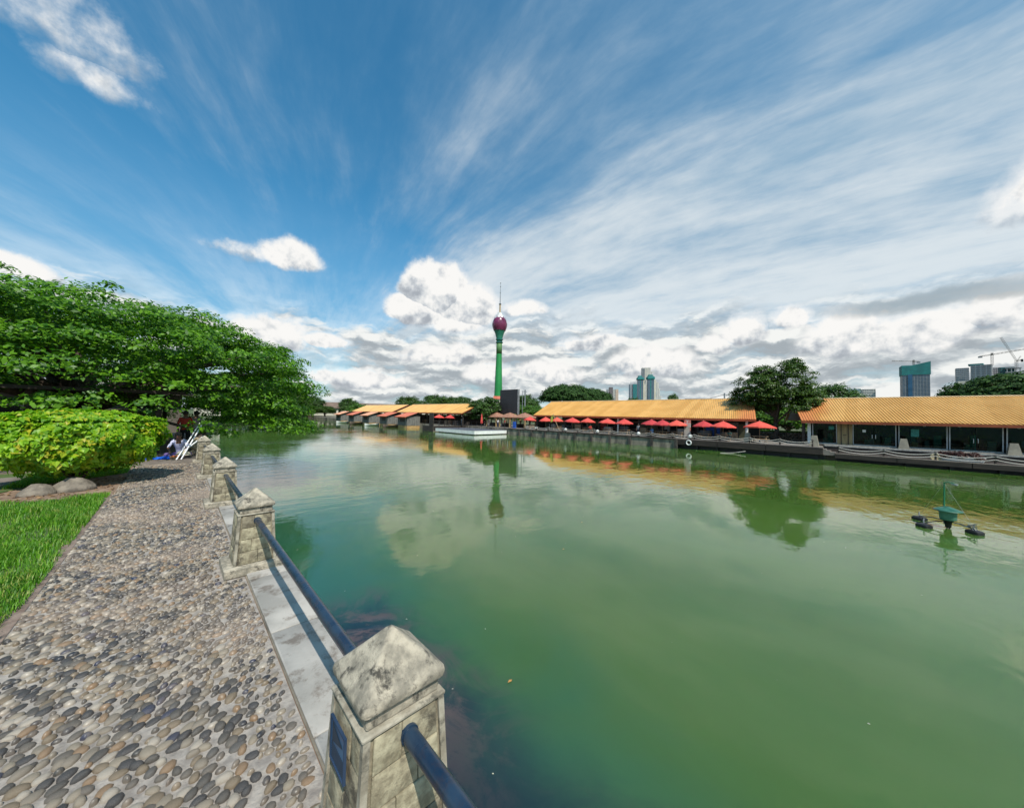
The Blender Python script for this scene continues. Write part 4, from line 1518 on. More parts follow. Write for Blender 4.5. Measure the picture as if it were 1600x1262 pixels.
# kiosks over the water
def kiosk_wall_mat():
    return mat('weathered_grey_boards', (0.11, 0.105, 0.095), (0.20, 0.19, 0.17), 0.85, 1.5, stretch=(2.5, 2.5, 0.5))


M_KW = kiosk_wall_mat()
M_KB = mat('ochre_waterline_mud', (0.36, 0.21, 0.08), (0.48, 0.30, 0.13), 0.9, 1.5)
kl = ['red-roofed grey timber kiosk nearest the pavilion, with ochre water-stained base', 'second red-roofed kiosk from the right with a brown boat beside it',
      'middle kiosk of the row with a faded orange roof', 'fourth kiosk from the right with a red roof', 'leftmost kiosk of the row with a pale orange roof']
def make_kiosk():
    r = empty('kiosk')
    MB().box(0.05, 3.45, 0.05, 5.0, 0.0, 0.62).build('base', M_KB, r, False, True)
    w = MB()
    w.box(0, 3.5, 0, 5.1, 0.62, 2.9)
    w.build('wall', M_KW, r, False, True)
    for i in range(7):
        MB().box(0.06 + i * 0.5, 0.12 + i * 0.5, -0.035, -0.001, 0.64, 2.88).build('batten', M_KW, r, False, True)
    for i in range(6):
        MB().box(-0.035, -0.001, 0.4 + i * 0.85, 0.47 + i * 0.85, 0.64, 2.88).build('batten', M_TIMBER, r, False, True)
    MB().box(-0.03, -0.002, 1.2, 3.9, 1.5, 2.6).build('shutter', M_TIMBER, r, False, True)
    rf = MB()
    corrugated(rf, -0.7, 2.75, 2.6, 3.85, -0.5, 5.6, 0.5, 0.05, False)
    rf.build('roof', M_REDROOF, r, False, True)
    MB().box(-0.78, -0.70, -0.5, 5.6, 2.55, 2.78).build('fascia', M_RUSTRED, r, False, True)
    g = MB()
    g.add([(0, -0.01, 2.9), (3.5, -0.01, 2.9), (3.5, -0.01, 3.45), (2.6, -0.01, 3.75), (0, 5.1, 2.9), (3.5, 5.1, 2.9), (3.5, 5.1, 3.45), (2.6, 5.1, 3.75)],
          [(0, 1, 2, 3), (7, 6, 5, 4), (0, 4, 5, 1), (1, 5, 6, 2), (2, 6, 7, 3), (3, 7, 4, 0)])
    g.build('gable', M_TIMBER, r, False, True)
    bk = MB()
    bk.slab((2.6, -0.5, 3.85), (4.3, -0.5, 3.2), (4.3, 5.6, 3.2), (2.6, 5.6, 3.85), 0.06)
    bk.build('back_roof', M_TIMBER, r, False, True)
    return r


k0 = make_kiosk()
for i, y in enumerate((79.0, 90.0, 102.5, 114.5, 127.0)):
    o = k0 if i == 0 else copy_tree(k0)
    o.location = (40.6, y, WATER_Z)
    tag(o, kl[i], 'kiosk', 'red-roofed kiosks over the water')
    if i in (2, 4):
        for ch in o.children:
            if ch.name.startswith('roof'):
                ch.data = ch.data.copy()
                ch.data.materials[0] = mat('faded_orange_roof', (0.50, 0.22, 0.12), (0.60, 0.32, 0.19), 0.6, 0.7)

# boats
def make_boat(L, W, H, m_hull, m_in):
    r = empty('rowing_boat')
    n = 12
    vs, fs = [], []
    for s_, (wk, hk, zoff) in enumerate(((1.0, 1.0, 0), (0.86, 0.92, 0.10))):
        for i in range(n + 1):
            t = i / n * 2 - 1
            w = W / 2 * (1 - abs(t) ** 2.6) * wk
            sheer = H * (0.75 + 0.35 * t * t)
            for (a, b) in ((-1, sheer), (-0.75, H * 0.35), (0, 0.0), (0.75, H * 0.35), (1, sheer)):
                vs.append((a * w, t * L / 2 * (1 if s_ == 0 else 0.96), b if s_ == 0 else max(b, H * 0.16) * 1.0))
    for s_ in range(2):
        o = s_ * (n + 1) * 5
        for i in range(n):
            for j in range(4):
                f = (o + i * 5 + j, o + i * 5 + j + 1, o + (i + 1) * 5 + j + 1, o + (i + 1) * 5 + j)
                fs.append(f if s_ else f[::-1])
    o = (n + 1) * 5
    for i in range(n):
        for j in (0, 4):
            fs.append((i * 5 + j, (i + 1) * 5 + j, o + (i + 1) * 5 + j, o + i * 5 + j))
    MB().add(vs, fs).build('hull', m_hull, r, True, True)
    for t in (-0.4, 0.0, 0.45):
        w = W / 2 * (1 - abs(t) ** 2.6) * 0.85
        MB().box(-w, w, t * L / 2 - 0.12, t * L / 2 + 0.12, H * 0.62, H * 0.68).build('seat', m_in, r, False, True)
    return r


M_BROWNB = mat('brown_boat_paint', (0.10, 0.065, 0.05), (0.17, 0.12, 0.10), 0.6, 3.0)
b1 = make_boat(5.0, 1.5, 0.75, M_WHITE, M_WOOD)
b2 = make_boat(5.2, 1.6, 0.9, M_BROWNB, M_WOOD)
for src, (x, y, rz), lb in ((b1, (38.9, 96.0, 1.9), 'white and green boat moored between the kiosks'), (None, (39.6, 121.0, 1.8), 'farthest white boat moored by the last kiosks'),
                            (b2, (39.4, 84.6, 1.75), 'brown boat moored at the foot of the nearest kiosk'), (-1, (39.6, 108.5, 1.8), 'brown boat moored by the middle kiosks')):
    o = src if src not in (None, -1) else copy_tree(b1 if src is None else b2)
    o.location = (x, y, WATER_Z - 0.12)
    o.rotation_euler = (0, 0, rz)
    tag(o, lb, 'boat', 'boats moored by the kiosks')

# floating stage
fs_ = empty('floating_stage', (42.2, 57.5, WATER_Z), 0, 'white-sided floating stage with a thin rail on the water', 'stage')
MB().box(38.3, 46.2, 49.2, 66.2 - 4.0, -1.86, -1.24).build('fascia', M_WHITE, fs_)
MB().box(38.34, 46.16, 49.24, 62.16, -1.24, -1.21).build('deck', mat('grey_stage_deck', (0.07, 0.075, 0.09), (0.11, 0.115, 0.13), 0.7, 1.0), fs_)
MB().box(38.8, 45.8, 49.7, 61.8, -2.3, -1.86).build('pontoon', M_BLACK, fs_)
for j, t in enumerate(np.linspace(0, 1, 8)):
    MB().cyl((40.0 + t * 6.0, 58.5 - 5.4 * t, -1.21), (40.0 + t * 6.0, 58.5 - 5.4 * t, -0.35), 0.03, n=6).build('rail_post', M_BLACK, fs_)
MB().cyl((40.0, 58.5, -0.37), (46.0, 53.1, -0.37), 0.025, n=6).build('rail', M_BLACK, fs_)

# rail along the promenade behind the stage
pr_ = empty('promenade_rail', (46.6, 55, PROM_Z), 0, 'thin dark rail along the promenade behind the white floating stage', 'rail')
for y in np.arange(48.4, 62.8, 1.8):
    MB().cyl((46.6, y, PROM_Z), (46.6, y, PROM_Z + 1.0), 0.035, n=6).build('rail_post', M_BLACK, pr_)
MB().cyl((46.6, 48.4, PROM_Z + 0.98), (46.6, 62.6, PROM_Z + 0.98), 0.025, n=6).build('rail', M_BLACK, pr_)

# LED screen
ls = empty('led_screen', (51.8, 54.3, PROM_Z), 0, 'tall blank dark outdoor screen standing on steel legs in front of the trees', 'screen')
MB().bev(51.4, 51.9, 51.6, 57.1, 2.0, 7.25, 0.04).build('cabinet', mat('screen_casing', (0.018, 0.016, 0.018), (0.026, 0.023, 0.026), 0.6, 1.0), ls, True)
for i in range(4):
    for j in range(5):
        MB().box(51.375, 51.396, 51.72 + i * 1.32, 51.72 + (i + 1) * 1.32 - 0.015, 2.1 + j * 1.01, 2.1 + (j + 1) * 1.01 - 0.015).build('module', mat('screen_module', (0.022, 0.018, 0.022), (0.03, 0.025, 0.03), 0.45, 0.6), ls)
MB().box(51.38, 51.92, 51.50, 51.58, 1.9, 7.25).build('edge_frame', M_GREY, ls)
for y in (52.0, 54.3, 56.6):
    MB().box(51.6, 51.85, y, y + 0.2, PROM_Z, 2.0).build('leg', M_GREY, ls)
MB().cyl((52.2, 50.9, PROM_Z), (52.2, 50.9, 6.9), 0.06, n=8).build('brace_pole', M_GREY, ls)

# little tiled gazebos beneath the screen
def make_gazebo():
    r = empty('gazebo')
    rf = MB()
    rf.add([(-1.9, -1.9, 2.1), (1.9, -1.9, 2.1), (1.9, 1.9, 2.1), (-1.9, 1.9, 2.1), (0, 0, 3.1), (-1.9, -1.9, 2.0), (1.9, -1.9, 2.0), (1.9, 1.9, 2.0), (-1.9, 1.9, 2.0)],
           [(0, 1, 4), (1, 2, 4), (2, 3, 4), (3, 0, 4), (5, 6, 1, 0), (6, 7, 2, 1), (7, 8, 3, 2), (8, 5, 0, 3), (8, 7, 6, 5)])
    rf.build('roof', mat('brown_red_tiles', (0.26, 0.11, 0.07), (0.38, 0.20, 0.13), 0.8, 3.0), r, False, True)
    for a in (-1.55, 1.55):
        for b in (-1.55, 1.55):
            MB().bev(a - .12, a + .12, b - .12, b + .12, 0, 1.98, 0.01).build('post', M_TAN, r, True, True)
            for dx, dy in ((1, 0), (0, 1)):
                sx, sy = -math.copysign(1, a) * dx, -math.copysign(1, b) * dy
                MB().slab((a + sx * .12, b + sy * .12, 1.3), (a + sx * .8, b + sy * .8, 1.97), (a + sx * .12, b + sy * .12, 1.97), (a + sx * .11, b + sy * .11, 1.6), 0.08).build('bracket', M_TAN, r, False, True)
    MB().bev(-1.0, 1.0, 0.8, 1.3, 0, 0.8, 0.02).build('counter', M_TIMBER, r, True, True)
    return r


gz0 = make_gazebo()
for i, (x, y, lb) in enumerate([(50.3, 56.8, 'tile-roofed gazebo under the left side of the dark screen'), (50.3, 52.6, 'tile-roofed gazebo under the middle of the dark screen'),
                                (50.6, 48.6, 'tile-roofed gazebo just right of the dark screen')]):
    o = gz0 if i == 0 else copy_tree(gz0)
    o.location = (x, y, PROM_Z)
    tag(o, lb, 'gazebo', 'small tiled gazebos near the screen')
bn = MB().bev(47.3, 47.7, 48.1, 48.7, PROM_Z, PROM_Z + 1.25, 0.03)
tag(bn.build('blue_bin', mat('blue_plastic', (0.012, 0.07, 0.34), None, 0.4, 3.0), None, True), 'blue bin on the promenade beside the gazebos', 'bin')

# ------------------------------------------------------------------ umbrellas, tables, lamps
def make_umbrella():
    r = empty('umbrella')
    n = 8
    rim = [(1.28 * math.cos(2 * math.pi * i / n + .39), 1.28 * math.sin(2 * math.pi * i / n + .39)) for i in range(n)]
    c = MB()
    vs = []
    for (k, z, hs) in ((0.02, 2.33, 0), (0.5, 2.03, 0.02), (1.0, 1.67, 0.0), (1.0, 1.55, 0.0)):
        for i in range(2 * n):
            if i % 2 == 0:
                x, y = rim[i // 2]
                zz = z
            else:
                x = (rim[i // 2][0] + rim[(i // 2 + 1) % n][0]) / 2
                y = (rim[i // 2][1] + rim[(i // 2 + 1) % n][1]) / 2
                zz = z + (0.03 if k > 0.4 else 0)
            vs.append((x * k, y * k, zz))
    fs = []
    m_ = 2 * n
    for q in range(3):
        for i in range(m_):
            fs.append((q * m_ + i, q * m_ + (i + 1) % m_, (q + 1) * m_ + (i + 1) % m_, (q + 1) * m_ + i))
    c.add(vs, [f[::-1] for f in fs])
    c.build('canopy', M_RED, r, False, True)
    MB().cyl((0, 0, 0), (0, 0, 2.38), 0.028, 0.022, 8).build('pole', M_WOOD, r, True, True)
    MB().sphere((0, 0, 2.40), 0.04, nu=8, nv=5).build('finial', M_WOOD, r, True, True)
    rb = MB()
    for x, y in rim:
        rb.cyl((0, 0, 2.25), (x * .98, y * .98, 1.66), 0.012, n=4)
    rb.build('ribs', M_WOOD, r, False, True)
    MB().lathe([(0.24, 0), (0.24, 0.06), (0.06, 0.1), (0.05, 0.3)], n=12).build('base', M_CGREY, r, True, True)
    return r


def make_table():
    r = empty('picnic_table')
    for i in range(4):
        MB().bev(-0.42 + i * 0.215, -0.42 + i * 0.215 + 0.2, -0.75, 0.75, 0.70, 0.745, 0.006).build('top_plank', M_WOOD, r, True, True)
    for x in (-0.85, 0.62):
        MB().bev(x, x + 0.24, -0.75, 0.75, 0.42, 0.46, 0.006).build('seat', M_WOOD, r, True, True)
    for y in (-0.55, 0.55):
        for s in (-1, 1):
            MB().slab((s * 0.62, y - .04, 0), (s * 0.54, y - .04, 0), (s * 0.12, y - .04, 0.7), (s * 0.22, y - .04, 0.7), 0.07).build('leg', M_WOOD, r, False, True)
        MB().box(-0.8, 0.8, y - 0.035, y + 0.035, 0.34, 0.42).build('crossbar', M_WOOD, r, False, True)
    return r


UY = [44.3, 40.5, 37.6, 34.6, 31.7, 27.9, 25.2, 21.3, 19.5, 17.7, 14.5, 12.3, 8.7]
u0, t0 = make_umbrella(), make_table()
um_lb = ['leftmost red umbrella of the long row, just right of the gazebos']
for i, y in enumerate(UY):
    o = u0 if i == 0 else copy_tree(u0)
    o.location = (47.5 + 0.25 * math.sin(i * 2.1), y, PROM_Z + 0.012)
    o.rotation_euler = (0.035 * math.sin(i * 5.1), 0.035 * math.cos(i * 3.3), i * 0.37)
    s_ = [1, .95, .9, 1.08, 1, 1.08, 1.02, 1.1, 1, 1.05, 1, 1.12, 1.22][i]
    o.scale = (s_, s_, 1.0 if i < 12 else 1.05)
    lb = ('open red umbrella, leftmost of the row in front of the long golden roof' if i == 0 else
          'open red umbrella alone beyond the right end of the long golden roof' if i == 12 else
          'open red umbrella, %s from the left in the row before the long golden roof' % ORD[i])
    tag(o, lb, 'umbrella', 'red umbrellas along the promenade')
    if i in (1, 3):
        continue
    o = t0 if i == 0 else copy_tree(t0)
    o.location = (47.5 + 0.25 * math.sin(i * 2.1) + 0.0, y, PROM_Z + 0.012)
    o.rotation_euler = (0, 0, (i * 0.7) % 0.5)
    tag(o, 'wooden picnic table under the %s red umbrella of the promenade row' % ('last' if i == 12 else ORD[i]), 'picnic table', 'picnic tables under the umbrellas')
for i, (x, y, lb) in enumerate([(44.6, 69.5, 'left red umbrella of the pair under the open pavilion'), (45.4, 66.2, 'right red umbrella of the pair under the open pavilion')]):
    o = copy_tree(u0)
    o.location = (x - 1.6, y - 1.0, PROM_Z)
    tag(o, lb, 'umbrella', 'red umbrellas along the promenade')
r = empty('closed_umbrella', (47.2, 58.2, PROM_Z), 0, 'tall folded red umbrella standing at the right end of the open pavilion', 'umbrella')
MB().lathe([(0.05, 0.5), (0.28, 0.7), (0.24, 1.4), (0.10, 2.5), (0.02, 2.75)], n=10).build('canopy', M_RED, r, True, True)
MB().cyl((0, 0, 0), (0, 0, 2.8), 0.03, n=8).build('pole', M_WOOD, r, True, True)

# globe lamps
def make_lamp():
    r = empty('globe_lamp')
    MB().lathe([(0.13, 0), (0.13, 0.05), (0.06, 0.09), (0.05, 0.14)], n=12).build('base', M_BLACK, r, True, True)
    MB().sphere((0, 0, 0.36), 0.25, nu=16, nv=10).build('globe', M_GLOBE, r, True, True)
    return r


g0 = make_lamp()
for i, y in enumerate((41.2, 34.7, 28.7, 22.2, 15.5)):
    o = g0 if i == 0 else copy_tree(g0)
    o.location = (45.85, y, PROM_Z)
    tag(o, 'white globe lamp on the quay edge, %s from the left' % ORD[i], 'lamp', 'globe lamps along the quay edge')

# bollards and ropes
def make_bollard():
    r = empty('bollard')
    MB().cyl((0, 0, 0), (0, 0, 0.58), 0.07, 0.06, 10).build('shaft', M_TIMBER, r, True, True)
    MB().lathe([(0.06, 0.58), (0.10, 0.62), (0.10, 0.68), (0.02, 0.74)], n=10).build('head', M_TIMBER, r, True, True)
    return r


bl = make_bollard()
up_y = [4.0, 6.6, 9.3, 12.2, 15.0, 17.6, 20.4, 23.2, 26.2, 29.2, 32.2, 35.2, 38.2, 41.0, 43.8]
lo_y = [2.1, -0.85, -3.8, -6.75, -9.7, -12.7]
first = True
for lst, z, nm in ((up_y, PROM_Z, 'upper'), (lo_y, LOW_Z, 'lower')):
    for i, y in enumerate(lst):
        o = bl if first else copy_tree(bl)
        first = False
        o.location = (45.72, y, z)
        tag(o, 'dark mooring post of the rope barrier, %s %s' % (ORD[i], 'left of the steps on the upper quay' if nm == 'upper' else 'right of the steps on the lower walkway'), 'post', 'rope barrier posts on the far quay')
        if i + 1 < len(lst):
            y2 = lst[i + 1]
            rr = empty('rope_barrier', (45.72, (y + y2) / 2, z))
            tag(rr, 'sagging pale rope between %s and %s post %s' % (ORD[i], ORD[i + 1], 'left of the quay steps' if nm == 'upper' else 'right of the quay steps'), 'rope', 'sagging ropes of the far quay barrier')
            for hz_, sag in ((0.60, 0.22), (0.36, 0.22)):
                pts = [(45.66, y + (y2 - y) * t, z + hz_ - sag * 4 * t * (1 - t)) for t in np.linspace(0, 1, 9)]
                MB().tube(pts, 0.032, 5).build('rope', M_ROPE, rr, True)
# concrete tapered blocks
for i, (y, z, lb) in enumerate([(9.7, PROM_Z, 'tapered concrete block on the quay beside the last umbrella of the long row'), (3.95, PROM_Z, 'tapered concrete block at the top of the steps by the glass-fronted hall'),
                                (-2.2, -0.66, 'tapered concrete block before the middle glass bay'), (-8.15, -0.66, 'tapered concrete block at the right edge of the picture')]):
    m = MB()
    a0, a1 = 0.36, 0.20
    h = 1.1 if i < 2 else 0.95
    x = 46.9 if i < 2 else 49.15
    m.add([(x - a0, y - a0, z), (x + a0, y - a0, z), (x + a0, y + a0, z), (x - a0, y + a0, z), (x - a1, y - a1, z + h), (x + a1, y - a1, z + h), (x + a1, y + a1, z + h), (x - a1, y + a1, z + h)],
          [(0, 3, 2, 1), (4, 5, 6, 7), (0, 1, 5, 4), (1, 2, 6, 5), (2, 3, 7, 6), (3, 0, 4, 7)])
    tag(m.build('concrete_block', mat('shade_dimmed_beige_concrete', (0.20, 0.18, 0.14), (0.29, 0.26, 0.20), 0.85, 2.0)), lb, 'concrete block', 'tapered concrete blocks on the far quay')  # beige darkened in the colour itself to stand for eave shade
# life ring on the plank front
ring = MB()
vs, fs = [], []
nn, mm = 24, 8
for i in range(nn):
    a = 2 * math.pi * i / nn
    for j in range(mm):
        b = 2 * math.pi * j / mm
        rr_ = 0.27 + 0.07 * math.cos(b)
        vs.append((45.33 + 0.085 * math.sin(b), 15.5 + rr_ * math.cos(a), -1.18 + rr_ * math.sin(a)))
for i in range(nn):
    for j in range(mm):
        fs.append((i * mm + j, i * mm + (j + 1) % mm, ((i + 1) % nn) * mm + (j + 1) % mm, ((i + 1) % nn) * mm + j))
ring.add(vs, fs)
tag(ring.build('life_ring', M_WHITE, None, True), 'white life ring hanging on the dark quay front below a globe lamp', 'life ring')

# boat-shaped planter with dark red plants and a shell-shaped urn
bp = empty('boat_planter', (46.35, -5.1, LOW_Z), 0, 'pale boat-shaped planter heaped with dark reddish plants on the lower walkway', 'planter')
m = MB()
prof = []
for i in range(9):
    t = i / 8 * 2 - 1
    prof.append((t, 0.34 * (1 - abs(t) ** 3)))
vs = []
for t, w in prof:
    vs += [(46.35 - w, -5.1 + t * 1.35, -0.88 + 0.06 * t * t), (46.35 - w * .6, -5.1 + t * 1.2, -1.27), (46.35 + w * .6, -5.1 + t * 1.2, -1.27), (46.35 + w, -5.1 + t * 1.35, -0.88 + 0.06 * t * t)]
fs = []
for i in range(8):
    for j in range(4):
        fs.append((i * 4 + j, i * 4 + (j + 1) % 4, (i + 1) * 4 + (j + 1) % 4, (i + 1) * 4 + j))
m.add(vs, fs)
m.build('trough', M_WHITE, bp, True)
P, N, L, C = crown_np((0.45, 1.35, 0.42), 60, 40, 0.12, 0.22, seed=5, flat=0.7, zmin=-0.2)
V, Fq = leaf_quads(P + np.array([0, 0, 0.42]), N, L, L * .6)
mesh_np('plants', V, Fq, leaf_mat('dark_red_leaf', (0.035, 0.012, 0.010), (0.10, 0.035, 0.025), None, 0.15), bp)
r = empty('shell_urn', (46.1, -3.95, LOW_Z), 0, 'tan shell-shaped urn lying beside the boat planter', 'urn')
m = MB()
for i in range(9):
    a = R(-60 + i * 15)
    m.cyl((46.1, -4.15, LOW_Z + 0.12), (46.05, -4.15 + 0.62 * math.cos(a), LOW_Z + 0.25 + 0.4 * math.sin(a)), 0.03, 0.10, 7)
m.build('shell', mat('tan_shell', (0.36, 0.30, 0.17), (0.48, 0.42, 0.27), 0.6, 6), r, True)

# flag on a leaning pole at the promenade
fg = empty('flag_pole', (45.8, 36.0, PROM_Z), 0, 'leaning pole with small yellow and green flag near the left end of the long roof', 'flag')
MB().tube([(45.7, 35.8, PROM_Z), (46.0, 37.0, 1.0), (46.1, 37.6, 2.1)], 0.035, 6).build('pole', M_WOOD, fg, True)
m = MB()
vs = []
for i in range(6):
    for j in range(4):
        vs.append((46.1 + 0.06 * math.sin(i * 1.3), 37.5 + i * 0.13, 2.05 - j * 0.32 - i * 0.12 + 0.05 * math.sin(j + i)))
m.add(vs, [(i * 4 + j, i * 4 + j + 1, (i + 1) * 4 + j + 1, (i + 1) * 4 + j) for i in range(5) for j in range(3)])
m.build('cloth', mat('yellow_flag', (0.60, 0.48, 0.06), (0.10, 0.22, 0.05), 0.8, 1.6), fg, True)
r = empty('sign_board', (48.0, 17.0, PROM_Z), 0, 'narrow pale printed sign board standing between two umbrellas', 'sign')
MB().bev(48.0, 48.08, 16.2, 17.0, PROM_Z + 0.1, 1.55, 0.02).build('board', mat('printed_board', (0.50, 0.45, 0.40), (0.45, 0.10, 0.06), 0.6, 1.6, lo=0.5, hi=0.6), r, True)
for yy in (16.28, 16.88):
    MB().cyl((48.04, yy, PROM_Z), (48.04, yy, PROM_Z + 0.12), 0.03, n=6).build('foot', M_BLACK, r)
# thin outflow pipe resting on the water by the jetty
m = MB()
m.tube([(45.4, 9.6, -1.72), (44.6, 10.6, -1.93), (43.6, 11.6, -1.98)], 0.035, 7)
tag(m.build('outflow_pipe', M_CONC, None, True), 'pale pipe slanting from the dark quay front into the water', 'pipe')
# floating weed
wd_ = MB()
for _ in range(220):
    x, y = 44.6 + rng.normal() * .35, 13.0 + rng.normal() * .9
    a = rng.uniform(0, 6.28)
    l = rng.uniform(.05, .16)
    wd_.add([(x, y, -1.995), (x + math.cos(a) * .03, y + math.sin(a) * .03, -1.995), (x + math.cos(a) * .02, y + math.sin(a) * .02, -1.995 + l * 1.6)], [(0, 1, 2)])
tag(wd_.build('water_weed', L_MID), 'thin green weed poking out of the water before the dark jetty', 'weed', kind='stuff')

# ------------------------------------------------------------------ garden between the halls
gd = empty('garden_wall', (57.5, 8.0, PROM_Z), 0, 'low rubble stone wall behind the big tree between the two golden-roofed halls', 'wall')
protos = []
for k in range(5):
    m = MB()
    blob_mesh(m, (0, 0, 0), (0.13, 0.23, 0.14), k + 40, 8, 5)
    o = m.build('stone', M_RUBBLE, gd, 'all', True)
    protos.append(o.data)
    o.location = (-0.1, -2.4 + 0.4 * k, 0.1)
for rrow in range(4):
    for c_ in range(15):
        o = bpy.data.objects.new('stone', protos[(rrow * 7 + c_ * 3) % 5])
        COL.objects.link(o)
        o.parent = gd
        o.location = (-0.1, -2.7 + c_ * 0.42 + (rrow % 2) * 0.2, 0.14 + rrow * 0.24 + 0.02)
        o.rotation_euler = (0, 0, 0.2 * math.sin(c_ * 3 + rrow))
MB().box(57.45, 57.75, 4.9, 12.0, PROM_Z, PROM_Z + 1.0).build('core', M_RUBBLE, gd)
m = MB()
m.box(57.6, 61.9, 4.9, 13.0, -0.85, 0.15)
tag(m.build('raised_lawn', mat('raised_lawn_green', (0.12, 0.20, 0.03), (0.20, 0.28, 0.05), 0.95, 1.0)), kind='structure')
N_ = 9000
gx, gy = rng.uniform(57.7, 61.8, N_), rng.uniform(5, 12.9, N_)
hg = rng.uniform(.12, .30, N_)
th = rng.uniform(0, 6.28, N_)
A = np.stack([gx, gy, np.full(N_, .14)], 1)
B = A + np.stack([np.cos(th) * .05, np.sin(th) * .05, np.zeros(N_)], 1)
C = A + np.stack([np.cos(th + 1) * .06, np.sin(th + 1) * .06, hg], 1)
o = mesh_np('tall_grass', np.stack([A, B, C], 1).reshape(-1, 3), np.arange(3 * N_).reshape(-1, 3), L_LIGHT, None, False, 'stuff')
tag(o, 'sunlit tall grass on the raised lawn behind the rubble wall', 'grass')

# big tree between the halls
def promenade_tree():
    base = (54.5, 8.3, PROM_Z)
    root = empty('shade_tree', base, 0, 'round dark green tree rising between the two golden-roofed halls', 'tree')
    Ps, Ns, Ls = [], [], []
    Cs = []
    for (c, r_, n_, sd_) in (((-0.4, 1.5, 6.6), (3.0, 3.0, 2.6), 170, 1), ((-0.2, -1.3, 7.0), (3.0, 3.0, 2.9), 180, 2), ((0.2, 0.0, 5.4), (3.4, 4.0, 1.5), 150, 3), ((0, 3.7, 5.4), (1.5, 1.3, 1.6), 46, 4),
                             ((-1.0, -3.4, 5.4), (1.6, 1.3, 1.4), 46, 7), ((0.6, 1.6, 4.2), (2.0, 2.4, 0.9), 60, 5), ((-2.0, -2.6, 4.3), (1.0, 1.2, 0.7), 24, 6), ((-0.3, -1.9, 9.3), (1.3, 1.2, 1.0), 40, 8), ((-0.8, 1.2, 8.7), (1.3, 1.3, 0.9), 34, 9)):
        P, N, L, C = crown_np(r_, n_, 64, 0.21, 0.62, seed=60 + sd_, flat=0.45, shell=(0.40, 1.0), zmin=-0.8)
        Ps.append(P + np.array(c))
        Ns.append(N)
        Ls.append(L)
        Cs.append(C + np.array(c))
    P, N, L, C = map(np.concatenate, (Ps, Ns, Ls, Cs))
    V, Fq = leaf_quads(P, N, L, L * 0.62, 0.05)
    mesh_np('crown', V, Fq, L_OLIVE, root)
    t = MB()
    g = random.Random(8)
    limbs(t, (0, 0, -0.2), (0.1, -0.1, 3.6), [tuple(C[i] * [.85, .85, 1] ) for i in g.sample(range(len(C)), 30)], 0.24, 3)
    t.build('trunk', M_BARK, root, 'all', True)


promenade_tree()


def palm(loc, h, label, n=16, L=2.6, seed=1):
    g = random.Random(seed)
    root = empty('palm_tree', loc, 0, label, 'palm')
    MB().tube([(0, 0, 0), (0.1, 0.05, h * .5), (0.15, 0, h)], [0.18, 0.14, 0.11], 8).build('trunk', M_BARK, root, True, True)
    for i in range(n):
        a = i * 2.399
        e = g.uniform(0.1, 1.2)
        m = MB()
        pts = []
        for k in range(8):
            t = k / 7
            rr = L * t * math.cos(e * (1 - t * .8))
            zz = h + L * (t * math.sin(e) * 0.9 - 0.75 * t * t)
            pts.append(Vector((0.15 + rr * math.cos(a), rr * math.sin(a), zz)))
        sd_ = Vector((-math.sin(a), math.cos(a), 0))
        for k in range(7):
            for q in range(3):
                p = pts[k].lerp(pts[k + 1], q / 3)
                dd = (pts[k + 1] - pts[k]).normalized()
                w = 0.55 * math.sin(math.pi * min(1, (k + q / 3) / 7 + 0.12)) + 0.05
                for s in (-1, 1):
                    tip = p + sd_ * s * w + dd * 0.25 + Vector((0, 0, -0.15))
                    m.add([p, p + dd * 0.09, tip], [(0, 1, 2)])
        m.build('frond', L_LIGHT, root, False, True)


palm((62.5, 4.3, -0.81), 4.2, 'palm tree with feathery fronds behind the left end of the glass-fronted hall', seed=2)

# ------------------------------------------------------------------ trees behind
def at(px, D):
    a = R(azel(px, 640)[0])
    return D * math.sin(a), D * math.cos(a)


rows = [
    # proto, px, distance, py of the top, width scale, label
    ('round', 488, 196, 618, 1.25, 'brownish round tree at the far left shore, right of the big overhanging tree'),
    ('round', 545, 200, 622, 1.1, 'tree right of the brown far house, beyond the kiosks'),
    ('light', 562, 176, 630, 2.6, 'low light green shrub tree left of the farther pavilion roof'),
    ('olive', 508, 185, 634, 1.0, 'low tree in front of the brown far house'),
    ('olive', 638, 150, 619, 1.25, 'dark tree between the two pavilion roofs'),
    ('round', 678, 118, 617, 1.05, 'left green tree behind the nearer open pavilion'),
    ('olive', 702, 112, 619, 1.10, 'middle green tree behind the nearer open pavilion'),
    ('round', 722, 108, 620, 0.95, 'right green tree behind the nearer open pavilion'),
    ('light', 828, 92, 632, 2.0, 'light green tree just right of the dark screen'),
    ('light', 848, 88, 636, 1.6, 'light green bush at the left gable of the long golden roof'),
    ('round', 822, 130, 617, 1.2, 'dark tree behind the dark screen poles'),
    ('dark', 886, 150, 602, 1.0, 'wide dark rain tree behind the left part of the long golden roof'),
    ('dark', 922, 165, 608, 0.85, 'right half of the dark rain trees behind the long golden roof'),
    ('olive', 990, 210, 621, 1.0, 'small tree top showing above the long golden roof below the teal tower'),
    ('round', 1052, 150, 616, 0.70, 'small pointed tree top above the long golden roof'),
    ('round', 1300, 84, 601, 1.0, 'rounded tree behind the palm, left part of the glass-fronted hall roof'),
    ('dark', 1606, 84, 584, 0.66, 'wide dark green tree behind the hall roof at the right edge'),
    ('dark', 1522, 100, 612, 0.42, 'lower dark tree left of the wide tree at the right edge'),
    ('light', 1188, 82, 628, 2.2, 'light green tree behind the garden wall, left of the big tree trunk'),
    ('light', 1232, 80, 632, 2.2, 'light green tree behind the garden wall, right of the big tree trunk'),
]
PR = {'round': T_ROUND, 'olive': T_OLIVE, 'dark': T_DARK, 'light': T_LIGHT}
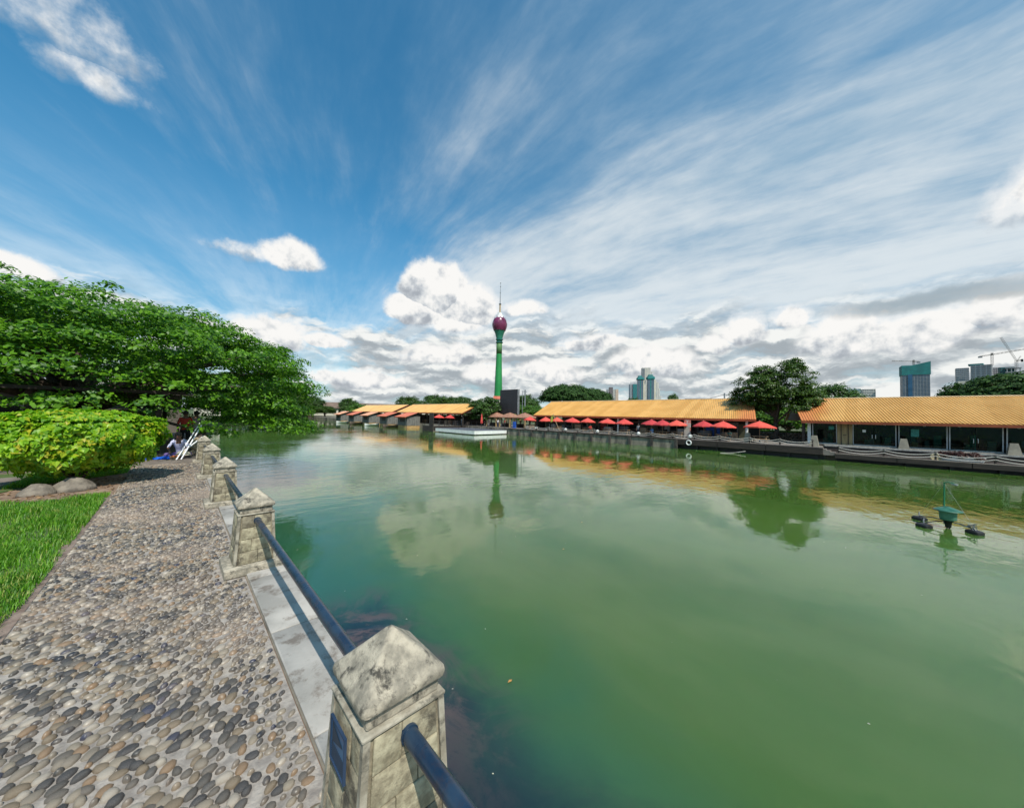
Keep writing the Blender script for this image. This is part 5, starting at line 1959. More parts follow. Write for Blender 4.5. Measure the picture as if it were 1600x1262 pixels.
PH = {'round': 8.1, 'olive': 8.3, 'dark': 12.6, 'light': 3.2}
NMS = {'round': 'broadleaf_tree', 'olive': 'broadleaf_tree', 'dark': 'rain_tree', 'light': 'shrub'}
for i, (k, px, D, py, sx, lb) in enumerate(rows):
    x, y = at(px, D)
    sz = (D * math.tan(R(azel(px, py)[1])) + 1.8 - PROM_Z) / PH[k]
    place_tree(PR[k], NMS[k], (x, y, PROM_Z), i * 1.3, (sx, sx, sz), lb, 'shrub' if k == 'light' else 'tree')
# the tree beside the screen, with a dense rounded crown
x, y = at(760, 79)
T_SCR = tree_proto(31, (3.9, 3.9, 3.3), 1.3, 330, 56, 0.27, 0.8, L_MID, flat=0.5, lobes=0.15)
place_tree(T_SCR, 'broadleaf_tree', (x, y, PROM_Z), 0.5, (1.12, 1.12, 1.0), 'dense round green tree standing immediately left of the dark screen')
# trees on the far shore seen through and mirrored under the big tree
for i, (x, y, s) in enumerate([(6, 140, 1.3), (14, 150, 1.5), (21, 158, 1.4), (28, 164, 1.55), (35, 178, 1.4), (41, 190, 1.3)]):
    place_tree(T_ROUND if i % 2 else T_OLIVE, 'broadleaf_tree', (x, y, -0.01), i * 2.1, (s, s, s * 1.05),
               'far shore tree reflected in the lake beyond the big tree, %s from the left' % ORD[i])
for i, (x, y) in enumerate([(8.5, 130), (13, 139), (19, 148), (25, 153), (31, 163), (37, 172), (43, 186)]):
    place_tree(T_LIGHT, 'shrub', (x, y, -0.3), i * 1.7, (2.6, 2.6, 1.5), 'low green shrub on the far shore seen under the big tree, %s from the left' % ORD[i], 'shrub')
# sunlit pale wall on the shore at left
m = MB()
m.box(3.0, 8.5, 124.0, 124.6, -0.3, 3.0)
m.box(2.8, 8.7, 123.8, 124.8, 3.0, 3.2)
tag(m.build('pale_wall', M_BEIGE), 'sunlit pale wall on the shore seen beneath the big tree', 'wall')

# far-left hut and boardwalk, brown house
hut = empty('waterside_hut', (43.5, 186, WATER_Z), 0, 'small open timber hut on the water at the far left end of the boardwalk', 'hut')
MB().box(40.5, 46.5, 184, 188, -2.4, -0.5).build('base', M_KB, hut)
for x in (40.8, 43.4, 46.0):
    MB().box(x, x + 0.3, 184.2, 184.5, -0.5, 2.0).build('post', M_WOOD, hut)
MB().box(40.6, 46.4, 184.1, 184.3, 0.2, 0.5).build('rail', M_WOOD, hut)
MB().slab((40, 183.5, 2.0), (47, 183.5, 2.0), (47, 188.5, 2.9), (40, 188.5, 2.9), 0.15).build('roof', M_WOOD, hut)
bw = empty('boardwalk', (51, 180, WATER_Z), 0, 'dark boardwalk crossing the water between the hut and the kiosks', 'boardwalk')
MB().prism([(46.5, 185.2), (57.5, 172.5), (58.3, 173.2), (47.3, 186)], -0.75, -0.45).build('deck', M_TIMBER, bw)
for t in np.linspace(0.05, 0.95, 7):
    MB().box(46.6 + 11 * t, 46.9 + 11 * t, 185 - 12.6 * t, 185.4 - 12.6 * t, -2.4, -0.75).build('pile', M_TIMBER, bw)
MB().prism([(46.5, 185.2), (57.5, 172.5), (57.6, 172.6), (46.6, 185.3)], 0.2, 0.3).build('rail', M_WOOD, bw)
x, y = at(516, 215)
hs = empty('brown_house', (x, y, PROM_Z), R(-25), 'long brown-roofed house among the trees at the far left', 'house')
MB().box(-7, 7, -4, 4, 0, 4.6).build('wall', M_BEIGE, hs, False, True)
m = MB()
m.add([(-8, -5, 4.4), (8, -5, 4.4), (8, 0, 7.6), (-8, 0, 7.6), (-8, 5, 4.4), (8, 5, 4.4)], [(0, 1, 2, 3), (3, 2, 5, 4), (0, 3, 4), (1, 5, 2), (0, 4, 5, 1)])
m.build('roof', mat('dull_brown_roof', (0.13, 0.085, 0.06), (0.19, 0.13, 0.10), 0.8, 0.5), hs, False, True)
for i in range(6):
    MB().box(-6.4 + i * 2.2, -5.2 + i * 2.2, -4.05, -4.0, 1.6, 3.4).build('window', M_SHOPGLASS, hs, False, True)
# red-roofed buildings behind trees
for px, D, w, h, cc, lb in ((657, 175, 9, 7.2, M_REDROOF, 'red-roofed low building with pale top between the two golden pavilions'),
                            (779, 210, 6, 14.0, M_REDROOF, 'small salmon-roofed building at the foot of the green tower'),
                            (588, 230, 34, 7.9, mat('dull_brown_roof2', (0.15, 0.10, 0.075), None, 0.8, 0.5), 'long low brown roof behind the farther pavilion')):
    x, y = at(px, D)
    h_ = empty('low_building', (x, y, PROM_Z), R(-azel(px, 640)[0]), lb, 'building')
    MB().box(-w / 2, w / 2, 0, 8, 0, h - 2.0).build('wall', M_BEIGE, h_, False, True)
    m = MB()
    m.add([(-w / 2 - .4, -0.6, h - 2.0), (w / 2 + .4, -0.6, h - 2.0), (w / 2 + .4, 4, h), (-w / 2 - .4, 4, h), (-w / 2 - .4, 8.6, h - 2.0), (w / 2 + .4, 8.6, h - 2.0)], [(0, 1, 2, 3), (3, 2, 5, 4), (0, 3, 4), (1, 5, 2), (0, 4, 5, 1)])
    m.build('roof', cc, h_, False, True)
    for i in range(3):
        MB().box(-w / 2 + (i + .3) * w / 3, -w / 2 + (i + .7) * w / 3, -0.05, 0.0, 1.5, 3.2).build('window', M_SHOPGLASS, h_, False, True)
# flat grey building and lamp posts behind hall A roof
x, y = at(1091, 160)
h_ = empty('flat_roofed_building', (x, y, PROM_Z), R(-azel(1091, 640)[0]), 'low flat-roofed grey building peeping above the long golden roof', 'building')
MB().box(-4.6, 4.6, 0, 8, 0, 10.2).build('wall', M_CGREY, h_, False, True)
MB().box(-4.9, 4.9, -.4, 8.4, 10.2, 10.8).build('parapet', mat('mauve_parapet', (0.16, 0.14, 0.17), None, 0.7, 0.5), h_, False, True)
for i in range(4):
    MB().box(-4.2 + i * 2.2, -2.6 + i * 2.2, -0.06, 0, 8.2, 9.6).build('window', M_SHOPGLASS, h_, False, True)
pole_pts = []
for px, D, top, lb in ((1132, 120, 614, 'utility pole with wires above the right part of the long golden roof'), (820, 120, 609, 'dark pole just right of the dark screen')):
    x, y = at(px, D)
    el = azel(px, top)[1]
    h_ = empty('utility_pole', (x, y, PROM_Z), 0, lb, 'pole')
    zt = 1.8 + D * math.tan(R(el)) - PROM_Z
    MB().cyl((0, 0, 0), (0, 0, zt), 0.28, 0.2, 8).build('pole', M_GREY, h_, True, True)
    MB().box(-0.9, 0.9, -0.08, 0.08, zt - 0.7, zt - 0.5).build('crossarm', M_GREY, h_, False, True)
    if px == 1132:
        m = MB()
        x2, y2 = at(1040, 150)
        m.tube([(0, 0, zt - .4)] + [((x2 - x) * t, (y2 - y) * t, zt - .4 - 1.2 * math.sin(t * 3.14) - t * 1.0) for t in (.25, .5, .75, 1)], 0.06, 4)
        m.build('wire', M_BLACK, h_, False, True)

# ------------------------------------------------------------------ Lotus-shaped tower
def lotus_tower():
    D, az = 900.0, 41.68
    x, y = D * math.sin(R(az)), D * math.cos(R(az))
    root = empty('lotus_tower', (x, y, PROM_Z), 0, 'tall green telecommunications tower with purple lotus-bud head and antenna mast', 'tower')

    def z_at(py):
        return D * math.tan(R(azel(780.5, py)[1])) + 1.8 - PROM_Z

    def m_at(px):
        return px * D / F_PX
    def P(r, z):
        return (r, z)
    prof = [(m_at(6.4), 0), (m_at(6.3), z_at(618)), (m_at(5.5), z_at(590)), (m_at(4.7), z_at(565)), (m_at(4.4), z_at(552)), (m_at(4.3), z_at(536))]
    MB().lathe(prof, n=28).build('shaft', mat('green_concrete', (0.010, 0.185, 0.040), (0.014, 0.24, 0.055), 0.5, 0.02), root, 'all', True)
    MB().lathe([(m_at(4.5), z_at(553)), (m_at(4.5), z_at(534))], n=28).build('upper_shaft', mat('olive_green_concrete', (0.06, 0.16, 0.05), (0.08, 0.19, 0.06), 0.6, 0.02), root, 'all', True)
    for py in (530.5, 535):
        zz = z_at(py)
        MB().lathe([(m_at(4.4), zz - 1.2), (m_at(5.8), zz - 0.8), (m_at(5.8), zz + 0.8), (m_at(4.4), zz + 1.2)], n=28).build('ring', M_NET, root, 'all', True)
    MB().lathe([(m_at(4.6), z_at(534)), (m_at(5.0), z_at(528)), (m_at(6.6), z_at(522)), (m_at(8.6), z_at(517)), (m_at(9.4), z_at(513.5))], n=32).build('calyx', mat('deep_green_calyx', (0.012, 0.13, 0.085), (0.02, 0.18, 0.11), 0.5, 0.02), root, 'all', True)
    MB().lathe([(m_at(8.8), z_at(516)), (m_at(10.3), z_at(511)), (m_at(10.6), z_at(507)), (m_at(9.6), z_at(501)), (m_at(7.6), z_at(497.5)), (m_at(4.6), z_at(496))], n=32).build('bud', mat('dark_purple_bud', (0.10, 0.015, 0.05), (0.16, 0.03, 0.08), 0.35, 0.03), root, 'all', True)
    mp = mat('purple_petal', (0.12, 0.014, 0.050), (0.19, 0.030, 0.090), 0.30, 0.03)
    for layer, (py0, py1, n_, off, k) in enumerate(((517, 503, 10, 0, 1.06), (512, 495.5, 10, .5, 1.03))):
        for i in range(n_):
            a0 = 2 * math.pi * (i + off) / n_
            m = MB()
            vs = []
            S_ = 8
            for s in range(S_ + 1):
                t = s / S_
                py = py0 + (py1 - py0) * t
                rb = np.interp(-py, [-517, -511, -507, -501, -497, -495], [8.6, 10.4, 10.7, 9.7, 7.8, 7.2])
                wdt = math.sin(math.pi * min(1, 0.25 + t * 0.75)) ** 0.8 * (2 * math.pi / n_) * 0.52
                if t > .97:
                    wdt = 0.02
                for q in (-1, 0, 1):
                    rr = m_at(rb * (k + 0.05 * t) + (0.25 if q == 0 else 0))
                    vs.append((rr * math.cos(a0 + q * wdt), rr * math.sin(a0 + q * wdt), z_at(py)))
            fs = []
            for s in range(S_):
                for q in range(2):
                    fs.append((s * 3 + q, s * 3 + q + 1, (s + 1) * 3 + q + 1, (s + 1) * 3 + q))
            m.add(vs, fs)
            m.build('petal', mp, root, 'all', True)
    MB().lathe([(m_at(6.6), z_at(497)), (m_at(5.4), z_at(494)), (m_at(5.4), z_at(492.5)), (m_at(3.6), z_at(492)), (m_at(3.4), z_at(489)), (m_at(1.6), z_at(488.5))], n=28).build('crown_platform', M_WHITE, root, True, True)
    MB().lathe([(m_at(1.3), z_at(489)), (m_at(1.2), z_at(475.5))], n=14).build('mast_base', mat('tan_mast', (0.36, 0.26, 0.14), None, 0.6, 0.05), root, True, True)
    MB().lathe([(m_at(1.9), z_at(475.8)), (m_at(1.9), z_at(474.8))], n=14).build('collar', M_BLACK, root, True, True)
    MB().lathe([(m_at(0.75), z_at(475)), (m_at(0.5), z_at(459)), (m_at(0.35), z_at(450)), (m_at(0.2), z_at(442))], n=10).build('antenna', M_GREY, root, True, True)
    for py in (458, 448, 442.5):
        MB().lathe([(m_at(0.9), z_at(py)), (m_at(0.9), z_at(py - 0.6))], n=10).build('antenna_ring', M_GREY, root, True, True)


lotus_tower()

# ------------------------------------------------------------------ skyscrapers
def tower(name, label, px0, px1, pytop, D, m_wall, m_band=None, depth=None, floors=None, fins=0, top=None, taper=0.0, parent=None, rot=12, net=None, frame=False):
    a0, e = azel(px0, pytop)
    a1, _ = azel(px1, pytop)
    am = (a0 + a1) / 2
    W = D * math.radians(a1 - a0) / math.cos(R(rot)) * 0.93
    H = D * math.tan(R(e)) + 1.8 - PROM_Z
    x, y = D * math.sin(R(am)), D * math.cos(R(am))
    if parent is None:
        root = empty(name, (x, y, PROM_Z), R(-am + rot), label, 'tower block')
        ox = oy = 0
    d = depth or W * 0.8
    body = MB()
    k = 1 - taper
    body.add([(-W / 2, 0, 0), (W / 2, 0, 0), (W / 2, d, 0), (-W / 2, d, 0), (-W / 2 * k, 0, H), (W / 2 * k, 0, H), (W / 2 * k, d, H), (-W / 2 * k, d, H)],
             [(0, 3, 2, 1), (4, 5, 6, 7), (0, 1, 5, 4), (1, 2, 6, 5), (2, 3, 7, 6), (3, 0, 4, 7)])
    body.build('body', m_wall, root, False, True)
    if m_band:
        fl = floors or int(H / 3.8)
        b = MB()
        for i in range(fl):
            z0 = H * (i + 0.3) / fl
            z1 = H * (i + 0.78) / fl
            n = fins or 1
            for j in range(n):
                xa = -W / 2 + W * (j + 0.12) / n
                xb = -W / 2 + W * (j + 0.88) / n
                b.box(xa * k, xb * k, -0.35, -0.05, z0, z1)
            n2 = max(1, n // 2)
            for j in range(n2):
                ya, yb = d * (j + 0.15) / n2, d * (j + 0.85) / n2
                b.box(W / 2 + 0.05, W / 2 + 0.3, ya, yb, z0, z1)
                b.box(-W / 2 - 0.3, -W / 2 - 0.05, ya, yb, z0, z1)
        o = b.build('windows', m_band, root, False, True)
        o['kind'] = 'stuff'
    return root, W, H, d


M_BROWNT = mat('brown_tower_wall', (0.16, 0.115, 0.11), (0.2, 0.15, 0.14), 0.8, 0.05)
M_ORANGET = mat('terracotta_tower_wall', (0.34, 0.17, 0.09), (0.4, 0.22, 0.13), 0.8, 0.05)
M_LGREY = mat('light_grey_wall', (0.36, 0.36, 0.37), (0.44, 0.44, 0.44), 0.8, 0.05)
M_DKWIN = glass_mat('dark_window_glass', (0.05, 0.07, 0.09), 0.2)
M_WHT = mat('off_white_wall', (0.58, 0.56, 0.50), (0.66, 0.64, 0.58), 0.8, 0.05)
tower('apartment_tower', 'grey slab tower at the left of the small brown tower group above the roof', 948, 953, 608.5, 1500, M_LGREY, M_DKWIN, fins=2)
tower('apartment_tower', 'brown tower with mast, middle of the small group above the long roof', 951.8, 958, 604.8, 1450, M_BROWNT, M_DKWIN, fins=3)
tower('apartment_tower', 'pale grey tower between the brown and terracotta towers', 957, 961.8, 608, 1480, M_WHT, M_DKWIN, fins=2)
tower('apartment_tower', 'slim terracotta and white tower, right of the small brown group', 962, 966.5, 608, 1520, M_ORANGET, M_WHT, fins=2)
r, W, H, d = tower('glass_tower', 'slim blue-grey glass tower left of the teal one', 983.2, 989, 600.5, 1600, M_BLUEGLASS, M_LGREY, fins=1)
MB().cyl((0, d / 2, H), (0, d / 2, H + 16), 0.8, 0.3, 6).build('mast', M_GREY, r, False, True)
r, W, H, d = tower('glass_tower', 'slim teal glass tower beside the twin green-capped towers', 989, 995.8, 600, 1600, M_TEALGLASS, M_NET, fins=1)
MB().cyl((0, d / 2, H), (0, d / 2, H + 8), 0.6, 0.3, 6).build('mast', M_GREY, r, False, True)


def capped(px0, px1, pyt, pyb, label, D=1500):
    r, W, H, d = tower('residential_tower', label, px0, px1, pyt, D, mat('slate_tower_wall', (0.10, 0.13, 0.16), (0.14, 0.17, 0.20), 0.5, 0.05), M_BLUEGLASS, floors=44, fins=3)
    hh = D * (pyb - pyt) / F_PX * 0.62
    MB().bev(-W / 2 - 3, W / 2 + 3, -3, d + 3, H - hh, H - 2, 2).build('safety_net', M_NET, r, True, True)
    MB().bev(-W / 2 + 2, W / 2 - 4, 2, d - 2, H - 2, H + 6, 1).build('core_net', M_NET, r, True, True)
    MB().box(W / 2 - 4, W / 2 + 9, 2, d - 2, 0, H - hh * 1.1).build('wing', M_BEIGE, r, False, True)
    MB().box(-W * .12, W * .05, -0.9, -0.4, 0, H - hh).build('fin', M_NET, r, False, True)
    return r, W, H, d


tower('residential_tower', 'tallest beige tower rising behind the twin green-capped towers', 1003.5, 1017, 574.5, 1750, M_BEIGE, M_LGREY, fins=3, floors=50)
tower('residential_tower', 'grey ribbed slab attached left of the tallest beige tower', 1003, 1008, 576, 1740, M_CGREY, M_DKWIN, fins=1, floors=50)
capped(996.5, 1005.5, 589, 596, 'left of the twin dark glass towers wrapped with green netting at the top')
r, W, H, d = capped(1012, 1022.5, 587.5, 595.5, 'right of the twin dark glass towers wrapped with green netting at the top')
cr = MB()
cr.box(W * .1, W * .2, 4, 8, H, H + 18)
cr.box(-W * .2, W * .7, 5, 7, H + 15, H + 17)
cr.build('scaffold', M_BEIGE, r, False, True)
for k, (p0, p1, pt) in enumerate(((1026.5, 1029.5, 597), (1029, 1031.3, 607), (1031, 1033.2, 618))):
    tower('stepped_block', '%s step of the white stepped tower beside the twin towers' % ('tallest', 'middle', 'lowest')[k], p0, p1, pt, 1520, M_WHT, M_LGREY, fins=1)

# pale pair over hall B roof
r, W, H, d = tower('office_block', 'teal glass office block above the glass-fronted hall roof', 1323, 1346, 607.5, 1300, M_TEALGLASS, M_LGREY, fins=6, floors=22)
tower('apartment_block', 'white ribbed apartment block beside the teal office block', 1347, 1369, 608, 1320, M_WHT, M_DKWIN, fins=7, floors=22)

# dark blue tower under construction, slanting netted top
D = 1300
r, W, H, d = tower('unfinished_tower', 'dark blue-grey high-rise with slanting teal netting on top, under construction', 1408.5, 1455, 584, D, M_CGREY, glass_mat('tower_bands', (0.035, 0.075, 0.12), 0.3), fins=9, floors=38, rot=8)
nm_ = MB()
zt = [D * math.tan(R(azel(p, q)[1])) + 1.8 - PROM_Z for p, q in ((1409, 571.5), (1424, 571), (1453, 564))]
e = 1.2
xs = [-W / 2 - e, -W * 0.16, W / 2 + e]
vs = []
for yy in (-e, d + e):
    vs += [(xs[0], yy, H - 4), (xs[1], yy, H - 4), (xs[2], yy, H - 4), (xs[2], yy, zt[2]), (xs[1], yy, zt[1]), (xs[0], yy, zt[0])]
nm_.add(vs, [(0, 1, 4, 5), (1, 2, 3, 4), (7, 6, 11, 10), (8, 7, 10, 9), (0, 5, 11, 6), (2, 8, 9, 3), (5, 4, 10, 11), (4, 3, 9, 10), (0, 6, 7, 1), (1, 7, 8, 2)])
nm_.build('safety_net', M_NET, r, False, True)
MB().box(-W * 0.30, -W * 0.14, -1.6, -0.5, 0, H - 3).build('net_strip', mat('deep_blue_strip', (0.012, 0.07, 0.14), None, 0.4, 0.05), r, False, True)


def lattice(mb_, p0, p1, w, n):
    p0, p1 = Vector(p0), Vector(p1)
    d_ = (p1 - p0).normalized()
    a = d_.orthogonal().normalized() * w / 2
    b = d_.cross(a).normalized() * w / 2
    for s, t in ((1, 1), (1, -1), (-1, 1), (-1, -1)):
        mb_.cyl(p0 + a * s + b * t, p1 + a * s + b * t, w * 0.11, n=4)
    for i in range(n):
        q0, q1 = p0.lerp(p1, i / n), p0.lerp(p1, (i + 1) / n)
        mb_.cyl(q0 + a + b, q1 + a - b, w * 0.07, n=4)
        mb_.cyl(q0 - a + b, q1 + a + b, w * 0.07, n=4)
        mb_.cyl(q0 - a - b, q1 - a + b, w * 0.07, n=4)


M_CRANE = mat('dull_crane_steel', (0.20, 0.17, 0.15), (0.28, 0.24, 0.21), 0.6, 0.1)


def z_of(px, py, D):
    a, e = azel(px, py)
    return D * math.tan(R(e)) + 1.8


def hammer_crane(label, pxm, py_base, py_jib, px_l, py_l, px_r, py_r, D):
    a = azel(pxm, py_jib)[0]
    x, y = D * math.sin(R(a)), D * math.cos(R(a))
    root = empty('tower_crane', (x, y, z_of(pxm, py_base, D)), R(-a), label, 'crane')
    zb = z_of(pxm, py_base, D)
    zj = z_of(pxm, py_jib, D) - zb
    s = D / F_PX * math.cos(R(a - 44)) ** -0 * 1.0
    k = D * math.radians(azel(pxm + 1, py_jib)[0] - azel(pxm, py_jib)[0])
    m = MB()
    lattice(m, (0, 0, 0), (0, 0, zj), 2.6, 8)
    m.build('mast', M_CRANE, root, False, True)
    m = MB()
    lattice(m, (0, 0, zj), ((px_l - pxm) * k, 0, z_of(px_l, py_l, D) - zb), 1.8, 12)
    m.build('jib', M_CRANE, root, False, True)
    m = MB()
    lattice(m, (0, 0, zj), ((px_r - pxm) * k, 0, z_of(px_r, py_r, D) - zb), 1.8, 8)
    m.build('counter_jib', M_CRANE, root, False, True)
    MB().box(-1.8, 1.8, -1.5, 1.5, zj - 1, zj + 3.5).build('cab', M_CRANE, root, False, True)
    e_, f_ = (px_l, py_l) if abs(px_l - pxm) < abs(px_r - pxm) else (px_r, py_r)
    cx = (e_ - pxm) * k * 0.9
    MB().box(cx - 3, cx + 3, -1.4, 1.4, z_of(e_, f_, D) - zb - 3, z_of(e_, f_, D) - zb).build('counterweight', M_CGREY, root, False, True)


hammer_crane('thin tower crane standing on the slanting netted tower', 1427.5, 570, 564.5, 1392, 564, 1436, 565, 1310)

r, W, H, d = tower('unfinished_block', 'broad pale grey residential block with a teal top, below the cranes', 1493, 1515, 575.5, 1300, M_LGREY, M_DKWIN, fins=7, floors=30, rot=6)
r, W, H, d = tower('unfinished_block', 'windowless grey end of the broad residential block', 1515, 1551, 571, 1302, M_LGREY, M_DKWIN, fins=4, floors=30, rot=-4)
MB().box(-W * .62, W * .1, 2, d - 3, H, H + 3.5).build('top_net', M_NET, r, False, True)
tower('unfinished_block', 'brown under-construction block behind, right of the broad grey block', 1549, 1564, 574.5, 1400, M_BROWNT, M_LGREY, fins=4, floors=28)
r, W, H, d = tower('concrete_frame_building', 'open concrete frame with floors and teal netting under the right crane', 1562, 1586, 574, 1350, mat('dark_frame_core', (0.06, 0.07, 0.075)), M_NET, fins=5, floors=24)
fr_ = MB()
for i in range(9):
    zz = H - 4 - i * 9
    fr_.box(-W * .2, W * .95, -5, 6, zz, zz + 1.6)
for xx in (-.1, .2, .5, .8):
    fr_.box(W * xx, W * xx + 1.4, -4.5, -3, 0, H - 3)
fr_.build('floor_slabs', M_CGREY, r, False, True)
tower('apartment_block', 'cream lower block in front of the broad grey residential block', 1496, 1530, 596, 1150, M_WHT, M_BEIGE, fins=8, floors=16)
hammer_crane('horizontal jib tower crane above the broad grey block at the right edge', 1550, 571, 554, 1529, 557, 1602, 545, 1290)
# luffing crane
D = 1280
a = azel(1588, 562)[0]
zb = z_of(1588, 578, D)
root = empty('luffing_crane', (D * math.sin(R(a)), D * math.cos(R(a)), zb), R(-a), 'luffing crane with steeply raised jib at the right edge of the sky', 'crane')
k = D * math.radians(azel(1589, 562)[0] - a)
m = MB()
lattice(m, (0, 0, 0), (0, 0, z_of(1588, 563, D) - zb), 2.6, 6)
m.build('mast', M_CRANE, root, False, True)
m = MB()
lattice(m, (0, 0, z_of(1588, 563, D) - zb), (-24 * k, 0, z_of(1564, 527, D) - zb), 2.0, 14)
m.build('jib', M_CRANE, root, False, True)
m = MB()
lattice(m, (0, 0, z_of(1588, 564, D) - zb), (10 * k, 0, z_of(1598, 562, D) - zb), 2.2, 4)
lattice(m, (1 * k, 0, z_of(1589, 564, D) - zb), (7 * k, 0, z_of(1595, 556, D) - zb), 1.0, 4)
m.build('counter_jib', M_CRANE, root, False, True)
MB().box(7 * k, 11 * k, -2, 2, z_of(1598, 565, D) - zb, z_of(1598, 561, D) - zb).build('counterweight', M_BLACK, root, False, True)

# ------------------------------------------------------------------ aerator floating in the lake
def aerator():
    c = np.array([20.3, -1.95, WATER_Z])
    root = empty('pond_aerator', tuple(c), R(44), 'green pond aerator with cone hat and lamp pole floating on three dark pontoons', 'aerator')
    root.scale = (0.60, 0.60, 0.60)
    MG = mat('aerator_green', (0.010, 0.085, 0.055), (0.04, 0.15, 0.10), 0.45, 4.0)
    MG2 = mat('aerator_drum_green', (0.06, 0.20, 0.13), (0.12, 0.28, 0.19), 0.6, 3.0)
    MP = mat('lamp_pole_green', (0.01, 0.16, 0.08), None, 0.5, 4.0)
    MB().lathe([(0.60, 1.06), (0.58, 1.10), (0.30, 1.22), (0.08, 1.30), (0.0, 1.31)], n=20).build('hat', MG, root, True, True)
    MB().lathe([(0.30, 0.50), (0.34, 0.55), (0.37, 1.06)], n=20).build('drum', MG2, root, True, True)
    MB().lathe([(0.12, 0.05), (0.16, 0.40), (0.26, 0.50)], n=14).build('motor', M_BLACK, root, True, True)
    for s in (-0.06, 0.06):
        MB().cyl((s, 0, -0.4), (s, 0, 0.4), 0.035, n=6).build('strut', M_BLACK, root, True, True)
    MB().cyl((0.30, -0.12, 0.2), (0.26, -0.12, 2.72), 0.035, n=10).build('lamp_pole', MP, root, True, True)
    MB().tube([(0.26, -0.12, 2.70), (0.1, -0.14, 2.76), (-0.18, -0.18, 2.72)], 0.03, 8).build('lamp_arm', MP, root, True, True)
    MB().bev(-0.34, -0.06, -0.26, -0.12, 2.62, 2.70, 0.02).build('lamp_head', M_GREY, root, True, True)
    for i, (x, y) in enumerate(((-0.95, -0.35), (1.75, -0.25), (0.1, 1.3))):
        f = MB()
        f.bev(x - 0.30, x + 0.30, y - 0.24, y + 0.24, -0.10, 0.20, 0.06)
        f.build('float', M_BLACK, root, True, True)
        MB().tube([(0, 0, 0.42), (x * .5, y * .5, 0.40), (x, y, 0.24)], 0.03, 7).build('arm', M_BLACK, root, True, True)
        MB().tube([(x, y, 0.2), (x + .02, y, 0.36), (x + .05, y - .05, 0.5)], 0.03, 6).build('bracket', M_CGREY, root, True, True)
    m = MB()
    for i in range(7):
        a = i * 0.9
        m.tube([(-0.95 + .12 * math.cos(a), -0.35 + .1 * math.sin(a), .2), (-0.9 + .2 * math.sin(a), -0.3, .42 + .03 * i), (-0.7 + .1 * math.cos(a), -0.2, .3), (-0.35, -0.1, .42)], 0.018, 5)
    m.build('hose', M_GREY, root, True, True)
    m = MB()
    m.cyl((0.26, -0.12, 2.65), (1.75, -0.25, 0.3), 0.006, n=4)
    m.cyl((0.26, -0.12, 2.65), (-0.95, -0.35, 0.3), 0.006, n=4)
    m.build('guy_wire', M_GREY, root, False, True)


aerator()

